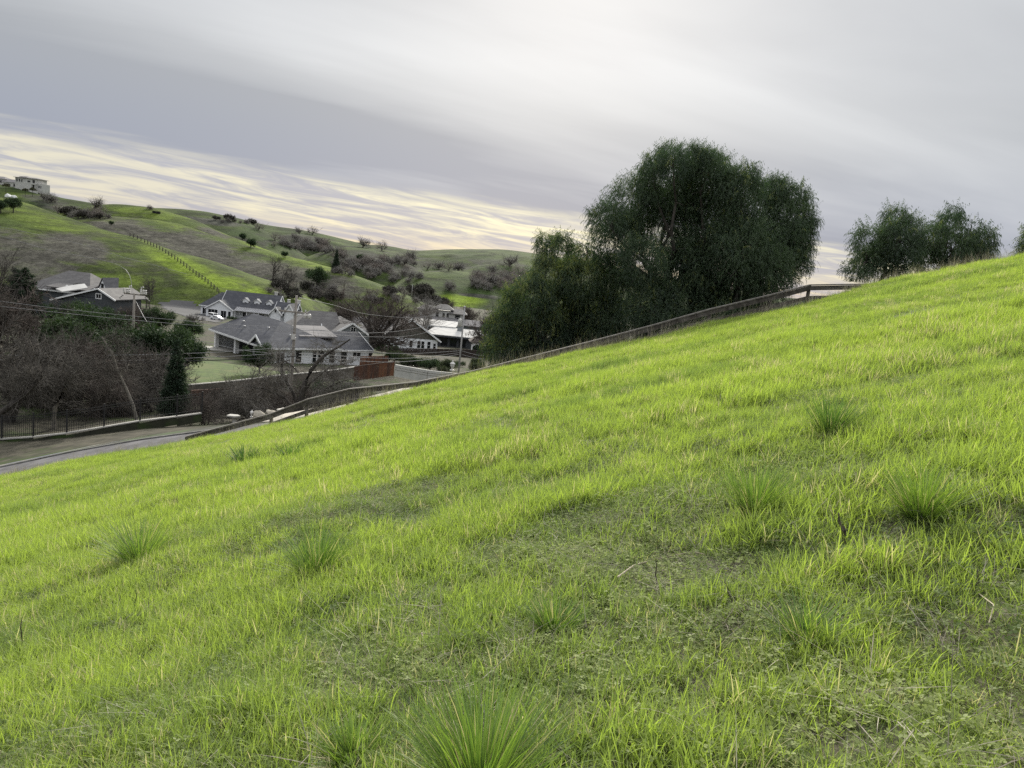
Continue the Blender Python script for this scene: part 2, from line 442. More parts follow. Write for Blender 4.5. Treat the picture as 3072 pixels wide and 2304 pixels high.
def hill(ridge, front, back, label, mat, blobs=(), lush=(), amp=3.0, power=1.0, seed=0, n=170, foot=None):
    """ridge: (u, v, distance) along the crest; blobs / lush: where brush or richer grass grows"""
    R = np.array([list(at(*r)) for r in ridge])
    # both ends of the crest run down into the valley floor
    for end in (0, -1):
        d = (R[0] - R[2]) if end == 0 else (R[-1] - R[-3]); d[2] = 0; d /= np.linalg.norm(d)
        zf_ = Hf(R[end][1]) - 8; drp = max(4.0, R[end][2] - zf_)
        ex = [R[end] + d * drp * k * 2.2 + np.array([0, 0, -drp * k ** 1.0]) for k in (.3, .65, 1.0)]
        R = np.concatenate([np.array(ex[::-1]), R]) if end == 0 else np.concatenate([R, np.array(ex)])
    s = np.concatenate([[0], np.cumsum(np.hypot(np.diff(R[:, 0]), np.diff(R[:, 1])))])
    ss = np.linspace(0, s[-1], n)
    P = np.stack([np.interp(ss, s, R[:, k]) for k in range(3)], -1)
    k = np.hanning(11); k /= k.sum()
    for c in range(3):
        pad = np.concatenate([np.full(5, P[0, c]), P[:, c], np.full(5, P[-1, c])])
        pad[:5] = P[0, c] + (P[1, c] - P[0, c]) * np.arange(-5, 0); pad[-5:] = P[-1, c] + (P[-1, c] - P[-2, c]) * np.arange(1, 6)
        P[:, c] = np.convolve(pad, k, 'valid')
    tv = np.concatenate([-(np.linspace(1, 0, 60) ** 1.25)[:-1], np.linspace(0, 1, 24)])
    rows = []
    for t in tv:
        w = (np.interp(np.linspace(0, 1, n), np.linspace(0, 1, len(front)), front) if isinstance(front, tuple) else front) if t < 0 else back
        yy = P[:, 1] + t * w; xx = P[:, 0] + t * w * (P[:, 0] / P[:, 1]) * 0.4
        a = min(abs(t), 1.0)
        prof = (1 - a ** 1.75) ** 1.15 if power == 1.0 else (1 - a ** 2) ** power
        zf = (Hf(yy) if foot is None else np.full(n, foot)) - 3
        zz = zf + (P[:, 2] - zf) * prof
        g_ = (fbm(xx / 55.0, yy / 55.0, seed, 4) - 0.5) * amp * 2 * min(1, a * 2.2) * (1 - a * 0.5)
        gul = np.abs(fbm(xx / 30.0 + 7, yy / 90.0, seed + 5, 3) - 0.5) * amp * 1.6 * min(1, a * 2.5)
        rows.append(np.stack([xx, yy, zz + g_ - gul], -1))
    A = np.stack(rows)
    u, v = proj(A.reshape(-1, 3))
    def field(bl):
        f = np.zeros(len(u))
        for (bu, bv_, ru, rv, sl, st) in bl:
            vv = v - sl * (u - bu)
            f = np.maximum(f, st * np.clip(1.35 - ((u - bu) / ru) ** 2 - ((vv - bv_) / rv) ** 2, 0, 1))
        return f
    o, vf = grid_mesh('hill', A[..., 0], A[..., 1], A[..., 2], mat, {'brush': field(blobs), 'lush': field(lush)})
    tag(o, label, 'hill', kind='structure'); reg(vf)
    return o
hill([(-700,560,520),(-300,565,500),(0,590,480),(65,603,476),(145,635,468),(202,653,460),(253,672,450),(311,690,440),(362,704,430),(420,715,420),(470,740,410),(542,758,398),(615,780,385),(705,816,370),(800,852,352),(860,885,338),(930,930,322)],
     (190, 190, 185, 165, 130, 95, 55, 30), 150, 'near green hill whose spur carries the post fence', M_hill, amp=2.2, seed=2,
     blobs=[(60,760,150,60,0.1,.8),(210,745,130,45,0.12,.85),(120,820,130,60,0.1,.75),(-150,760,260,120,0,.7),(330,770,90,30,.2,.35),(330,880,50,14,0,.4)],
     lush=[(600,822,170,30,.43,1.25),(740,880,130,34,.4,1.25),(500,765,60,10,.4,.5),(120,660,130,26,.25,.35),(350,850,150,30,.1,.3)])
hill([(150,672,560),(200,660,560),(224,652,560),(280,647,560),(330,648,558),(400,653,555),(470,660,550),(545,672,540),(600,693,530),(700,725,515),(800,752,500),(900,778,485),(1000,806,465),(1060,828,450),(1150,862,430),(1230,895,420)],
     (150, 150, 140, 120, 90, 60, 40), 160, 'grey green hill of thistle behind the fenced spur', M_hill, amp=3.5, seed=11,
     blobs=[(420,715,190,50,.25,.75),(600,760,150,60,.3,.85),(800,820,190,50,.25,.85),(960,850,150,40,.2,.8),(330,690,60,16,0,.6)],
     lush=[(520,680,60,8,.3,.3),(930,790,90,9,.28,.55),(840,770,70,7,.25,.3)])
hill([(180,640,640),(250,622,640),(300,614,640),(362,612,640),(434,620,635),(470,624,630),(506,636,625),(580,658,615),(633,684,605),(690,708,590),(745,730,575),(822,758,560),(900,782,545)],
     120, 150, 'rounded green knob between the mansion hill and the far ridge', M_hill, amp=2.5, seed=17,
     blobs=[(640,700,60,14,.4,.5)], lush=[(440,640,130,14,.15,.35),(780,745,60,9,.3,.7)])
hill([(-500,520,800),(-200,530,760),(0,553,700),(60,566,700),(130,578,700),(180,594,700),(240,602,700),(300,614,705),(380,640,710),(450,670,715)],
     170, 200, 'dark green hill under the hilltop mansion', M_hillf, amp=3.0, seed=23,
     blobs=[(150,610,90,18,.25,.7),(240,640,80,22,.3,.8)], lush=[(60,585,60,8,.1,.3)])
hill([(380,640,790),(430,628,790),(470,624,790),(542,627,790),(615,634,785),(687,649,780),(723,660,775),(790,690,765),(860,730,755),(930,780,745)],
     180, 200, 'smooth green hill with a dark hollow behind the knob', M_hillf, amp=3.0, seed=31,
     blobs=[(640,665,110,11,.12,.8),(760,720,80,24,.1,.4)])
hill([(300,630,1080),(560,640,1080),(640,643,1075),(700,650,1070),(753,665,1065),(802,676,1060),(895,688,1050),(952,698,1045),(1025,716,1040),(1078,729,1035),(1107,735,1030),(1168,737,1025),(1192,741,1020),(1213,749,1015),(1245,753,1010),(1310,749,1000),(1392,747,1000),(1473,748,1000),(1514,747,1000),(1554,753,1000),(1583,757,1000),(1700,774,1000),(1900,812,1000),(2100,852,1000),(2330,893,1000),(2450,898,1000),(2700,930,1000),(3300,1010,1000)],
     330, 400, 'long far ridge of green hills along the skyline', M_hillf, amp=7.0, seed=41, n=260,
     blobs=[(1150,790,160,40,.1,.5),(1480,800,120,26,.05,.4),(1000,745,160,16,.12,.4)])
hill([(690,760,850),(740,738,850),(800,722,850),(840,707,850),(885,701,845),(940,707,845),(985,726,840),(1020,752,835),(1060,790,830)],
     120, 130, 'dark wooded knoll below the far ridge', M_hillf, amp=2.5, seed=47,
     blobs=[(890,730,90,34,.05,.75)])
hill([(850,800,760),(920,771,760),(990,748,760),(1040,741,760),(1100,746,760),(1180,764,755),(1250,800,750),(1300,832,745),(1360,870,740)],
     150, 130, 'oak covered spur in the middle of the valley', M_hillf, amp=3.0, seed=53,
     blobs=[(1130,790,130,34,.12,.65),(1000,770,60,14,.05,.3)], lush=[(930,790,60,10,.1,.3)])
hill([(1180,850,690),(1230,824,690),(1290,812,690),(1360,811,690),(1430,820,690),(1500,834,690),(1580,850,690),(1700,880,690)],
     130, 100, 'low green rise with a dirt bank at the valley end', M_hillf, amp=2.0, seed=59,
     blobs=[(1440,888,70,7,.06,1.0),(1260,880,60,10,0,.6)], lush=[(1370,905,90,22,0,1.0)])

TERR = BVHTree.FromPolygons([tuple(p) for p in np.concatenate(BV)], [tuple(f) for f in np.concatenate(BF)])
def hit(u, v, far=3000):
    """where the sight line through a photo pixel meets the ground"""
    d = ray(u, v); L = np.linalg.norm(d)
    r = TERR.ray_cast(Vector((0, 0, CAMZ)), Vector(d / L), far)
    return r[0]
def drop(x, y, z0=300):
    r = TERR.ray_cast(Vector((x, y, z0)), Vector((0, 0, -1)))
    return r[0].z
def base(u, v, Y):
    """ground point below the pixel at that distance"""
    p = at(u, v, Y); p.z = drop(p.x, p.y); return p

def drape(name, px, mat, lift_, label, cat, cell=2.0):
    """thin sheet laid over the ground inside an outline given by sight lines"""
    P_ = np.array([list(hit(u, v)) for u, v in px]); n = len(P_)
    x0, y0 = P_[:, :2].min(0); x1, y1 = P_[:, :2].max(0)
    nx, ny = int((x1 - x0) / cell) + 2, int((y1 - y0) / cell) + 2
    def inside(x, y):
        c = False; j = n - 1
        for i in range(n):
            if (P_[i, 1] > y) != (P_[j, 1] > y) and x < (P_[j, 0] - P_[i, 0]) * (y - P_[i, 1]) / (P_[j, 1] - P_[i, 1]) + P_[i, 0]: c = not c
            j = i
        return c
    V, F, ix = [], [], {}
    def vid(i, j):
        if (i, j) not in ix:
            x, y = x0 + i * cell, y0 + j * cell; ix[i, j] = len(V); V.append((x, y, drop(x, y) + lift_))
        return ix[i, j]
    for i in range(nx):
        for j in range(ny):
            if inside(x0 + (i + .5) * cell, y0 + (j + .5) * cell): F.append((vid(i, j), vid(i + 1, j), vid(i + 1, j + 1), vid(i, j + 1)))
    o = link(bpy.data.objects.new(name, np_mesh(name, V, [np.array(F)], [mat], True)))
    return tag(o, label, cat, kind='structure')
# ================================================================ GRASS
def blade(V, F, H, rng, x, y, h, w, az, lean, bend, seg=3, twist=0.0):
    """one bent tapering blade, appended to V / F"""
    n0 = len(V); ca, sa = math.cos(az), math.sin(az)
    px, pz = 0.0, 0.0; a = lean
    pa = az + math.pi / 2 + twist; wx, wy = math.cos(pa) * w / 2, math.sin(pa) * w / 2
    for k in range(seg):
        t = k / seg; ww = 1 - 0.55 * t
        cx, cy = x + ca * px, y + sa * px
        V.append((cx - wx * ww, cy - wy * ww, pz)); V.append((cx + wx * ww, cy + wy * ww, pz)); H += [t, t]
        px += math.sin(a) * h / seg; pz += math.cos(a) * h / seg; a += bend / seg
    V.append((x + ca * px, y + sa * px, pz)); H.append(1.0)
    for k in range(seg - 1):
        i = n0 + 2 * k; F.append((i, i + 1, i + 3)); F.append((i, i + 3, i + 2))
    i = n0 + 2 * (seg - 1); F.append((i, i + 1, i + 2))
def proto(name, V, F, H, mat):
    me = np_mesh(name, V, [np.array(F)], [mat], False, {'h': H})
    return bpy.data.objects.new(name, me)          # never linked: only drawn through the scatter
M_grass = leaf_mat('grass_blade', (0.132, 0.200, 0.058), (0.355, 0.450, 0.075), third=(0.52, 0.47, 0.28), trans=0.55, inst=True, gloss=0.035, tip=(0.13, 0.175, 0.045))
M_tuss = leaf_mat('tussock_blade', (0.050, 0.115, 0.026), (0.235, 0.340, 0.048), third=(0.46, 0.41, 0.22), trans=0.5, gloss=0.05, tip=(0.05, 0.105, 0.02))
M_clover = leaf_mat('clover_leaf', (0.105, 0.155, 0.040), (0.300, 0.350, 0.120), trans=0.45, inst=True, gloss=0.025, rough=0.6)
M_straw = leaf_mat('dry_straw', (0.14, 0.12, 0.095), (0.46, 0.42, 0.33), trans=0.15, inst=True, gloss=0.02)
rng = random.Random(4)
def clump_protos(tagn, count, nb, rad_, hr, wr, leanr, bendr, seg, mat):
    res = []
    for i in range(count):
        V, F, H = [], [], []
        for k in range(nb):
            a = rng.uniform(0, 6.283); r = rad_ * math.sqrt(rng.random())
            blade(V, F, H, rng, r * math.cos(a), r * math.sin(a), rng.uniform(*hr), rng.uniform(*wr), rng.uniform(0, 6.283),
                  abs(rng.gauss(*leanr)), rng.uniform(*bendr), seg, rng.gauss(0, .5))
        res.append(proto('%s_%02d' % (tagn, i), V, F, H, mat))
    return res
near_cl = clump_protos('blade_clump', 8, 14, 0.07, (0.05, 0.17), (0.0032, 0.0065), (0.28, 0.22), (0.1, 1.3), 4, M_grass)
thin_cl = clump_protos('thin_clump', 6, 12, 0.10, (0.03, 0.10), (0.002, 0.004), (0.6, 0.4), (0.2, 1.6), 3, M_grass)
far_cl = clump_protos('far_clump', 8, 26, 0.22, (0.12, 0.30), (0.006, 0.012), (0.25, 0.2), (0.1, 1.1), 3, M_grass)
def clover_protos():
    res = []
    for i in range(6):
        V, F, H = [], [], []
        for k in range(22):
            a = rng.uniform(0, 6.283); r = 0.10 * math.sqrt(rng.random()); h = rng.uniform(0.008, 0.045)
            c = Vector((r * math.cos(a), r * math.sin(a), h)); s = rng.uniform(0.0045, 0.009)
            tl = Vector((rng.gauss(0, .35), rng.gauss(0, .35), 1)).normalized()
            for q_ in range(3):                         # three leaflets on a stalk
                b = a + q_ * 2.09 + rng.gauss(0, .2)
                d = Vector((math.cos(b), math.sin(b), 0)); d = (d - tl * d.dot(tl)).normalized(); e = tl.cross(d)
                n0 = len(V)
                for m_, (f, w) in enumerate(((0.1, 0), (0.6, .55), (1.35, .5), (1.5, 0), (1.35, -.5), (.6, -.55))):
                    V.append(tuple(c + d * s * f + e * s * w + tl * s * 0.15 * f)); H.append(1.0)
                F += [(n0, n0 + 1, n0 + 5), (n0 + 1, n0 + 2, n0 + 4), (n0 + 1, n0 + 4, n0 + 5), (n0 + 2, n0 + 3, n0 + 4)]
        res.append(proto('clover_patch_%02d' % i, V, F, H, M_clover))
    return res
clov = clover_protos()
def straw_protos(flat, count, nb, ln, wd, name):
    res = []
    for i in range(count):
        V, F, H = [], [], []
        for k in range(nb):
            a = rng.uniform(0, 6.283); r = 0.12 * math.sqrt(rng.random())
            lean = rng.uniform(1.1, 1.5) if flat else abs(rng.gauss(0.2, .2))
            blade(V, F, H, rng, r * math.cos(a), r * math.sin(a), rng.uniform(*ln), rng.uniform(*wd), rng.uniform(0, 6.283), lean, rng.uniform(-.1, .5), 3, rng.gauss(0, .4))
        V = [(x, y, z + 0.012) for x, y, z in V]
        res.append(proto('%s_%02d' % (name, i), V, F, H, M_straw))
    return res
straw_flat = straw_protos(True, 6, 10, (0.08, 0.28), (0.0015, 0.0035), 'straw_litter')
straw_up = straw_protos(False, 8, 7, (0.25, 0.95), (0.005, 0.010), 'dead_stalk')

def scatter(name, P, rot, scl, idx, tint, protos, mats, label, cat):
    me = bpy.data.meshes.new(name)
    n = len(P)
    me.vertices.add(n); me.vertices.foreach_set('co', np.asarray(P, np.float32).ravel())
    def attr(k, typ, key, arr):
        a = me.attributes.new(k, typ, 'POINT'); a.data.foreach_set(key, np.asarray(arr).ravel())
    attr('rot', 'FLOAT_VECTOR', 'vector', np.asarray(rot, np.float32))
    attr('scl', 'FLOAT_VECTOR', 'vector', np.asarray(scl, np.float32))
    attr('idx', 'INT', 'value', np.asarray(idx, np.int32))
    attr('tint', 'FLOAT', 'value', np.asarray(tint, np.float32))
    for m in mats: me.materials.append(m)
    o = link(bpy.data.objects.new(name, me))
    c = bpy.data.collections.new(name + '_variants')
    for p_ in protos: c.objects.link(p_)
    t = bpy.data.node_groups.new(name + '_scatter', 'GeometryNodeTree')
    t.interface.new_socket('Geometry', in_out='INPUT', socket_type='NodeSocketGeometry')
    t.interface.new_socket('Geometry', in_out='OUTPUT', socket_type='NodeSocketGeometry')
    N, L = t.nodes, t.links
    gi = N.new('NodeGroupInput'); go = N.new('NodeGroupOutput')
    ci = N.new('GeometryNodeCollectionInfo'); ci.inputs['Collection'].default_value = c
    ci.inputs['Separate Children'].default_value = True; ci.inputs['Reset Children'].default_value = True
    ip = N.new('GeometryNodeInstanceOnPoints'); ip.inputs['Pick Instance'].default_value = True
    def na(k, typ):
        x = N.new('GeometryNodeInputNamedAttribute'); x.data_type = typ; x.inputs['Name'].default_value = k; return x.outputs[0]
    er = N.new('FunctionNodeEulerToRotation')
    L.new(gi.outputs[0], ip.inputs['Points']); L.new(ci.outputs[0], ip.inputs['Instance'])
    L.new(na('idx', 'INT'), ip.inputs['Instance Index'])
    L.new(na('rot', 'FLOAT_VECTOR'), er.inputs[0]); L.new(er.outputs[0], ip.inputs['Rotation'])
    L.new(na('scl', 'FLOAT_VECTOR'), ip.inputs['Scale'])
    L.new(ip.outputs[0], go.inputs[0])
    md = o.modifiers.new('scatter', 'NODES'); md.node_group = t
    return tag(o, label, cat, kind='stuff')

nr = np.random.default_rng(12)
def wedge(y0, y1, dens, margin=0.06, pad=2.2):
    """random points of the hillside inside the field of view, with a margin"""
    w = 0.70 + margin
    A = (y1 * w + pad) * 2 * (y1 - y0)
    n = int(A * dens)
    x = nr.uniform(-(y1 * w + pad), y1 * w + pad, n); y = nr.uniform(y0, y1, n)
    k = (np.abs(x) < y * w + pad) & (y < yB(x) + 0.1)
    return x[k], y[k]
def lushness(x, y):
    """how thick the sward grows: thin, weedy ground close by on the right, dense further down"""
    d = fbm(x * 0.22 + 3, y * 0.22, 71, 3)
    d2 = fbm(x * 0.9, y * 0.9, 75, 3)
    d3 = fbm(x * 2.6, y * 2.6, 79, 2)
    dist = np.clip((y - 1.6 + np.clip(-x, -3, 3) * 0.9) / 5.5, 0, 1)
    return np.clip(0.47 + 0.40 * dist + (d - 0.5) * 0.7 + (d2 - 0.5) * 1.25 + (d3 - 0.5) * 0.95, 0.0, 1.0)
PX, PY, RT, SC, IX, TI = [], [], [], [], [], []
def put(x, y, off, cnt, scl, tint, lean=0.12):
    n = len(x)
    PX.append(x); PY.append(y)
    RT.append(np.stack([nr.normal(0, lean, n), nr.normal(0, lean, n), nr.uniform(0, 6.283, n)], -1))
    SC.append(scl); IX.append(off + nr.integers(0, cnt, n)); TI.append(tint)
NN, NT = len(near_cl), len(thin_cl)
for (y0, y1, dn) in ((0.9, 4.0, 640), (4.0, 7.0, 480), (7.0, 11.0, 330)):
    x, y = wedge(y0, y1, dn); lu = lushness(x, y)
    k = nr.random(len(x)) < np.clip((lu - 0.22) * 1.35, 0.03, 1); x, y, lu = x[k], y[k], lu[k]
    tall = fbm(x * 0.5, y * 0.5, 91, 2)
    s = np.clip(0.55 + 0.55 * lu + (tall - 0.5) * 0.7 + nr.normal(0, .14, len(x)), 0.35, 1.6)
    ti = np.clip(0.38 + 0.40 * lu + (fbm(x * 0.7, y * 0.7, 95, 3) - 0.5) * 1.3 + nr.normal(0, .16, len(x)), 0, 0.84)
    dead = nr.random(len(x)) < 0.06; ti[dead] = 0.95
    put(x, y, 0, NN, np.stack([s, s, s * nr.uniform(.8, 1.15, len(x))], -1), ti)
    x, y = wedge(y0, y1, dn * 0.75); lu = lushness(x, y)
    k = nr.random(len(x)) < 0.95; x, y = x[k], y[k]
    s = nr.uniform(.6, 1.25, len(x)); ti = np.clip(0.25 + (fbm(x * 1.1, y * 1.1, 99, 3) - 0.4) * 1.0 + nr.normal(0, .15, len(x)), 0, .84)
    dead = nr.random(len(x)) < 0.12; ti[dead] = 0.95
    put(x, y, NN, NT, np.stack([s, s, s], -1), ti)
for (y0, y1, dn) in ((9.5, 16, 130), (16, 25, 85), (25, 39.5, 60)):
    x, y = wedge(y0, y1, dn, pad=2.5); lu = lushness(x, y)
    k = nr.random(len(x)) < np.clip(0.35 + lu * 0.9, 0, 1); x, y, lu = x[k], y[k], lu[k]
    tall = fbm(x * 0.33, y * 0.33, 93, 3)
    s = np.clip(0.50 + 0.32 * lu + (tall - 0.5) * 1.2 + nr.normal(0, .17, len(x)), 0.3, 1.6)
    ti = np.clip(0.48 + 0.28 * lu + (fbm(x * 0.35, y * 0.5, 97, 4) - 0.5) * 1.3 + nr.normal(0, .14, len(x)), 0, 0.84)
    dead = nr.random(len(x)) < 0.045 + .10 * (fbm(x * .5, y * .5, 111, 3) > .60); ti[dead] = 0.95
    put(x, y, NN + NT, len(far_cl), np.stack([s, s, s * nr.uniform(.75, 1.1, len(x))], -1), ti, 0.10)
x = np.concatenate(PX); y = np.concatenate(PY); z = G(x, y) - 0.006
for i, p_ in enumerate(near_cl + thin_cl + far_cl): p_.name = 'grass_variant_%02d' % i
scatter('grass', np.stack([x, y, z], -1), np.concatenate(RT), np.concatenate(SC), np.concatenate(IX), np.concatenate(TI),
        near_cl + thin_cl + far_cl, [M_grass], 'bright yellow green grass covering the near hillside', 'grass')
# low clover and weeds between the blades
x, y = wedge(0.9, 12.0, 230)
w_ = np.clip((12.5 - y) / 5, 0, 1) * np.clip(1.25 - lushness(x, y) * 0.9, 0.15, 1)
k = nr.random(len(x)) < w_; x, y = x[k], y[k]
s = nr.uniform(.7, 1.5, len(x))
scatter('clover', np.stack([x, y, G(x, y) - 0.004], -1), np.stack([nr.normal(0, .1, len(x)), nr.normal(-.08, .1, len(x)) , nr.uniform(0, 6.283, len(x))], -1), np.stack([s, s, s], -1),
        nr.integers(0, 6, len(x)), np.clip(0.45 + (fbm(x * .8, y * .8, 103, 3) - .5) * 1.6 + nr.normal(0, .2, len(x)), 0, 1), clov, [M_clover],
        'low round leaved clover carpeting the thin ground between grass clumps', 'clover')
# dead stems lying on the soil
x, y = wedge(0.9, 30.0, 46); lu = lushness(x, y)
k = nr.random(len(x)) < np.clip((0.95 - lu) * 1.3 * np.clip(1.4 - y / 18, 0.25, 1), 0, 1); x, y = x[k], y[k]
s = nr.uniform(.6, 1.4, len(x))
scatter('straw_litter', np.stack([x, y, G(x, y)], -1), np.stack([nr.normal(0, .15, len(x)), nr.normal(-.3, .1, len(x)), nr.uniform(0, 6.283, len(x))], -1), np.stack([s, s, s], -1),
        nr.integers(0, 6, len(x)), np.clip(nr.normal(.45, .3, len(x)), 0, 1), straw_flat, [M_straw], 'grey and tan dead stems lying among the grass', 'dead stems')
# dry weeds along the fence
n = 7000
x = nr.uniform(-31, 34, n); y = yB(x) + nr.normal(0.1, 0.5, n)
dn = np.interp(x, [-31, -14, -6, -3, 6, 14, 20, 30], [.7, .7, .6, 1, 1, .7, .9, 1]) * np.clip(fbm(x * .8, y, 55, 2) * 1.9 - .25, 0.05, 1)
k = nr.random(n) < dn; x, y = x[k], y[k]
zz = np.where(y < yB(x), G(x, y), G(x, yB(x)) * (1 - np.clip((y - yB(x)) / 1.5, 0, 1)) + (road_z(x, y)) * np.clip((y - yB(x)) / 1.5, 0, 1))
s = nr.uniform(.30, 1.05, len(x)) * np.interp(x, [-31, -14, -8, 6, 16, 30], [.75, .8, 1.2, 1.2, .9, 1.3])
scatter('dry_weeds', np.stack([x, y, zz - .03], -1), np.stack([nr.normal(0, .12, len(x)), nr.normal(0, .12, len(x)), nr.uniform(0, 6.283, len(x))], -1), np.stack([s, s, s], -1),
        nr.integers(0, 6, len(x)), np.clip(nr.normal(.6, .25, len(x)), 0, 1), straw_up, [M_straw], 'grey brown dead weeds standing along the rail fence', 'dry weeds')

# ---------------------------------------------------------------- tussocks: countable clumps of longer grass
def near_hit(u, v):
    return hit(u, v, 80)
def tussock(u, v, wpx, hpx, n, label, tint=(0.2, 0.7), spread=1.0, wmul=1.0, seed=0):
    r = random.Random(seed); p = near_hit(u, v); d = math.hypot(p.x, p.y)
    R_ = wpx / 2 * d / FPX; Hh = 1.15 * hpx * d / FPX; n = int(n * (1.7 if d < 6 else 1.3))
    V, F, H, T = [], [], [], []
    for k in range(n):
        q_ = r.random() ** 0.6; a = r.uniform(0, 6.283)
        b0 = 0.38 * R_ * q_; lean = q_ * 0.55 * spread + abs(r.gauss(0, .16)) + .25 * max(0, math.cos(a - seed))* q_; h = Hh * r.uniform(.55, 1.12) * (1 - 0.15 * q_)
        if r.random() < .18: lean += r.uniform(.25, .8); h *= r.uniform(.6, 1.1)
        n0 = len(V)
        blade(V, F, H, r, b0 * math.cos(a), b0 * math.sin(a), h, wmul * max(0.005, 0.00085 * d) * r.uniform(.75, 1.3), a + r.gauss(0, .35), lean, r.uniform(.05, .75) * spread, 5, r.gauss(0, .6))
        T += [.97 if r.random() < .07 else min(.85, max(0, r.uniform(*tint)))] * (len(V) - n0)
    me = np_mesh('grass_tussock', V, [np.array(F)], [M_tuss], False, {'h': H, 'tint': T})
    o = link(bpy.data.objects.new('grass_tussock', me)); o.location = (p.x, p.y, p.z - 0.015)
    return tag(o, label, 'grass tussock', 'tussocks of longer grass on the slope')
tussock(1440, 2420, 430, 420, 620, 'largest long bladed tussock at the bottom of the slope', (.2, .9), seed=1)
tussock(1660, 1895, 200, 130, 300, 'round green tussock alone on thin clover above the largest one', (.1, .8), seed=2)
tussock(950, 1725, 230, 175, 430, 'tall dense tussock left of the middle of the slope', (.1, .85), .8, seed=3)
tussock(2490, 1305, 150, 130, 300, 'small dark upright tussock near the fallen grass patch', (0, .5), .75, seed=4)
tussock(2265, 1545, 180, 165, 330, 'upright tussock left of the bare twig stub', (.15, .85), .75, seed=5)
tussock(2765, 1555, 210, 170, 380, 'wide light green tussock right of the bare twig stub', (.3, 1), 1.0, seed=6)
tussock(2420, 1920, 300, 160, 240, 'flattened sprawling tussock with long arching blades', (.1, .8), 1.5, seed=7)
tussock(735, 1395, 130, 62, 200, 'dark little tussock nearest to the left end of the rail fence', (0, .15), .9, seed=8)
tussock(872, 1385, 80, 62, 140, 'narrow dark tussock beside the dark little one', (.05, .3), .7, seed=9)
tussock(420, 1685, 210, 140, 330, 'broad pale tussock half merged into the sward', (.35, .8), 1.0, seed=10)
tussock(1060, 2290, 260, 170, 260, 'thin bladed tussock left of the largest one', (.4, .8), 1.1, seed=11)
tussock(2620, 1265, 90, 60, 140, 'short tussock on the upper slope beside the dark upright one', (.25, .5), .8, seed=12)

# bare twigs standing in the grass
M_twig = surf('dead_twig', (0.055, 0.045, 0.035), (0.10, 0.085, 0.07), 30, 0.9)
def twig(u0, v0, u1, v1, label, rr=0.006, fork=False, seed=0):
    r = random.Random(seed); p = near_hit(u0, v0); d = math.hypot(p.x, p.y)
    top = at(u1, v1, p.y) - p; m = MB()
    pts = [Vector((0, 0, -.03))] + [top * f + Vector((r.gauss(0, .006), r.gauss(0, .01), 0)) for f in (.25, .5, .75, 1)]
    m.tube(pts, [rr, rr * .9, rr * .8, rr * .65, rr * .4], 5)
    if fork: m.tube([pts[1], pts[2] + Vector((.02, .01, 0)), pts[3] + Vector((.035, .02, -.03))], [rr * .8, rr * .7, rr * .4], 5)
    o = m.build('dead_twig', M_twig); o.location = p
    return tag(o, label, 'twig', 'dead twigs standing in the grass')
twig(2535, 1640, 2517, 1538, 'dark forked twig stub standing between two tussocks', .011, True, 1)
twig(2192, 1815, 2174, 1742, 'thin leaning stem behind the sprawling tussock', .005, seed=2)
twig(66, 1960, 62, 1850, 'lone dark stem on the left edge of the slope', .006, seed=3)
twig(1972, 1770, 1965, 1680, 'fine dark stem on the bare patch between the round tussock and the twig stub', .005, seed=4)
twig(2920, 1780, 2928, 1700, 'short dark stem standing below the wide light green tussock', .005, seed=5)
twig(405, 1840, 408, 1770, 'slender stem in thick grass below the broad pale tussock', .005, seed=6)
twig(2797, 1310, 2803, 1278, 'short stem on the upper slope right of the dark upright tussock', .008, seed=7)
def fallen(pts, label, rr, seed):
    P_ = [near_hit(u, v) + Vector((0, 0, .035 + .03 * math.sin(i * 1.9 + seed))) for i, (u, v) in enumerate(pts)]
    m = MB(); o0 = P_[0].copy(); m.tube([p - o0 for p in P_], [rr * (1 - .6 * i / len(P_)) for i in range(len(P_))], 5)
    o = m.build('fallen_stem', M_straw1); o.location = o0
    return tag(o, label, 'fallen stem', 'dry stems lying on the slope')
M_straw1 = surf('pale_straw', (0.42, 0.37, 0.27), (0.25, 0.21, 0.15), 20, 0.8)
M_straw2 = M_straw1
fallen([(1850,1760),(1900,1715),(1960,1682),(2075,1676),(2110,1690)], 'long dry stem bent across the bare patch beyond the round tussock', .006, 1)
fallen([(1262,1930),(1280,1975),(1310,2020)], 'short white straw above the largest tussock', .005, 2)
fallen([(2505,1942),(2560,2000),(2635,2057)], 'thin pale straw below the sprawling tussock', .004, 3)
fallen([(1570,2030),(1680,2005),(1760,1990),(1830,1985)], 'tan straw lying between the round tussock and the largest one', .005, 4)
fallen([(2932,1782),(2975,1850),(2960,1905)], 'pale straw kinked near the right edge of the slope', .004, 5)
# ================================================================ RAIL FENCE
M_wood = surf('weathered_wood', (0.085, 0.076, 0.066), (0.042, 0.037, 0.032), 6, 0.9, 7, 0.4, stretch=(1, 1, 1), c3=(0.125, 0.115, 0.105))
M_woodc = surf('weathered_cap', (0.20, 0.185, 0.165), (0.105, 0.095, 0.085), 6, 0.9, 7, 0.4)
FT = [(561,1308),(701,1279),(738,1267),(807,1243),(848,1224),(888,1210),(925,1196),(990,1180),(1051,1165),(1132,1157),(1214,1149),(1283,1141),(1380,1122),(1434,1108),(1480,1096),(1519,1086),(1599,1067),(1698,1041),(1763,1026),(1848,1002),(1927,984),(1997,962),(2071,942),(2146,922),(2245,897),(2320,882),(2395,862),(2439,851),(2541,848),(2590,850),(2660,851),(2760,840)]
FY = 39.0
ftx = np.array([at(u, v, FY).x for u, v in FT]); ftz = np.array([at(u, v, FY).z for u, v in FT])
fence = empty('rail_fence', (float(ftx[0]), FY, float(ftz[0]) - 1), 0, 'weathered wooden rail fence running up the edge of the grass slope', 'fence')
fo = Vector(fence.location)
px_ = [float(ftx[0])]
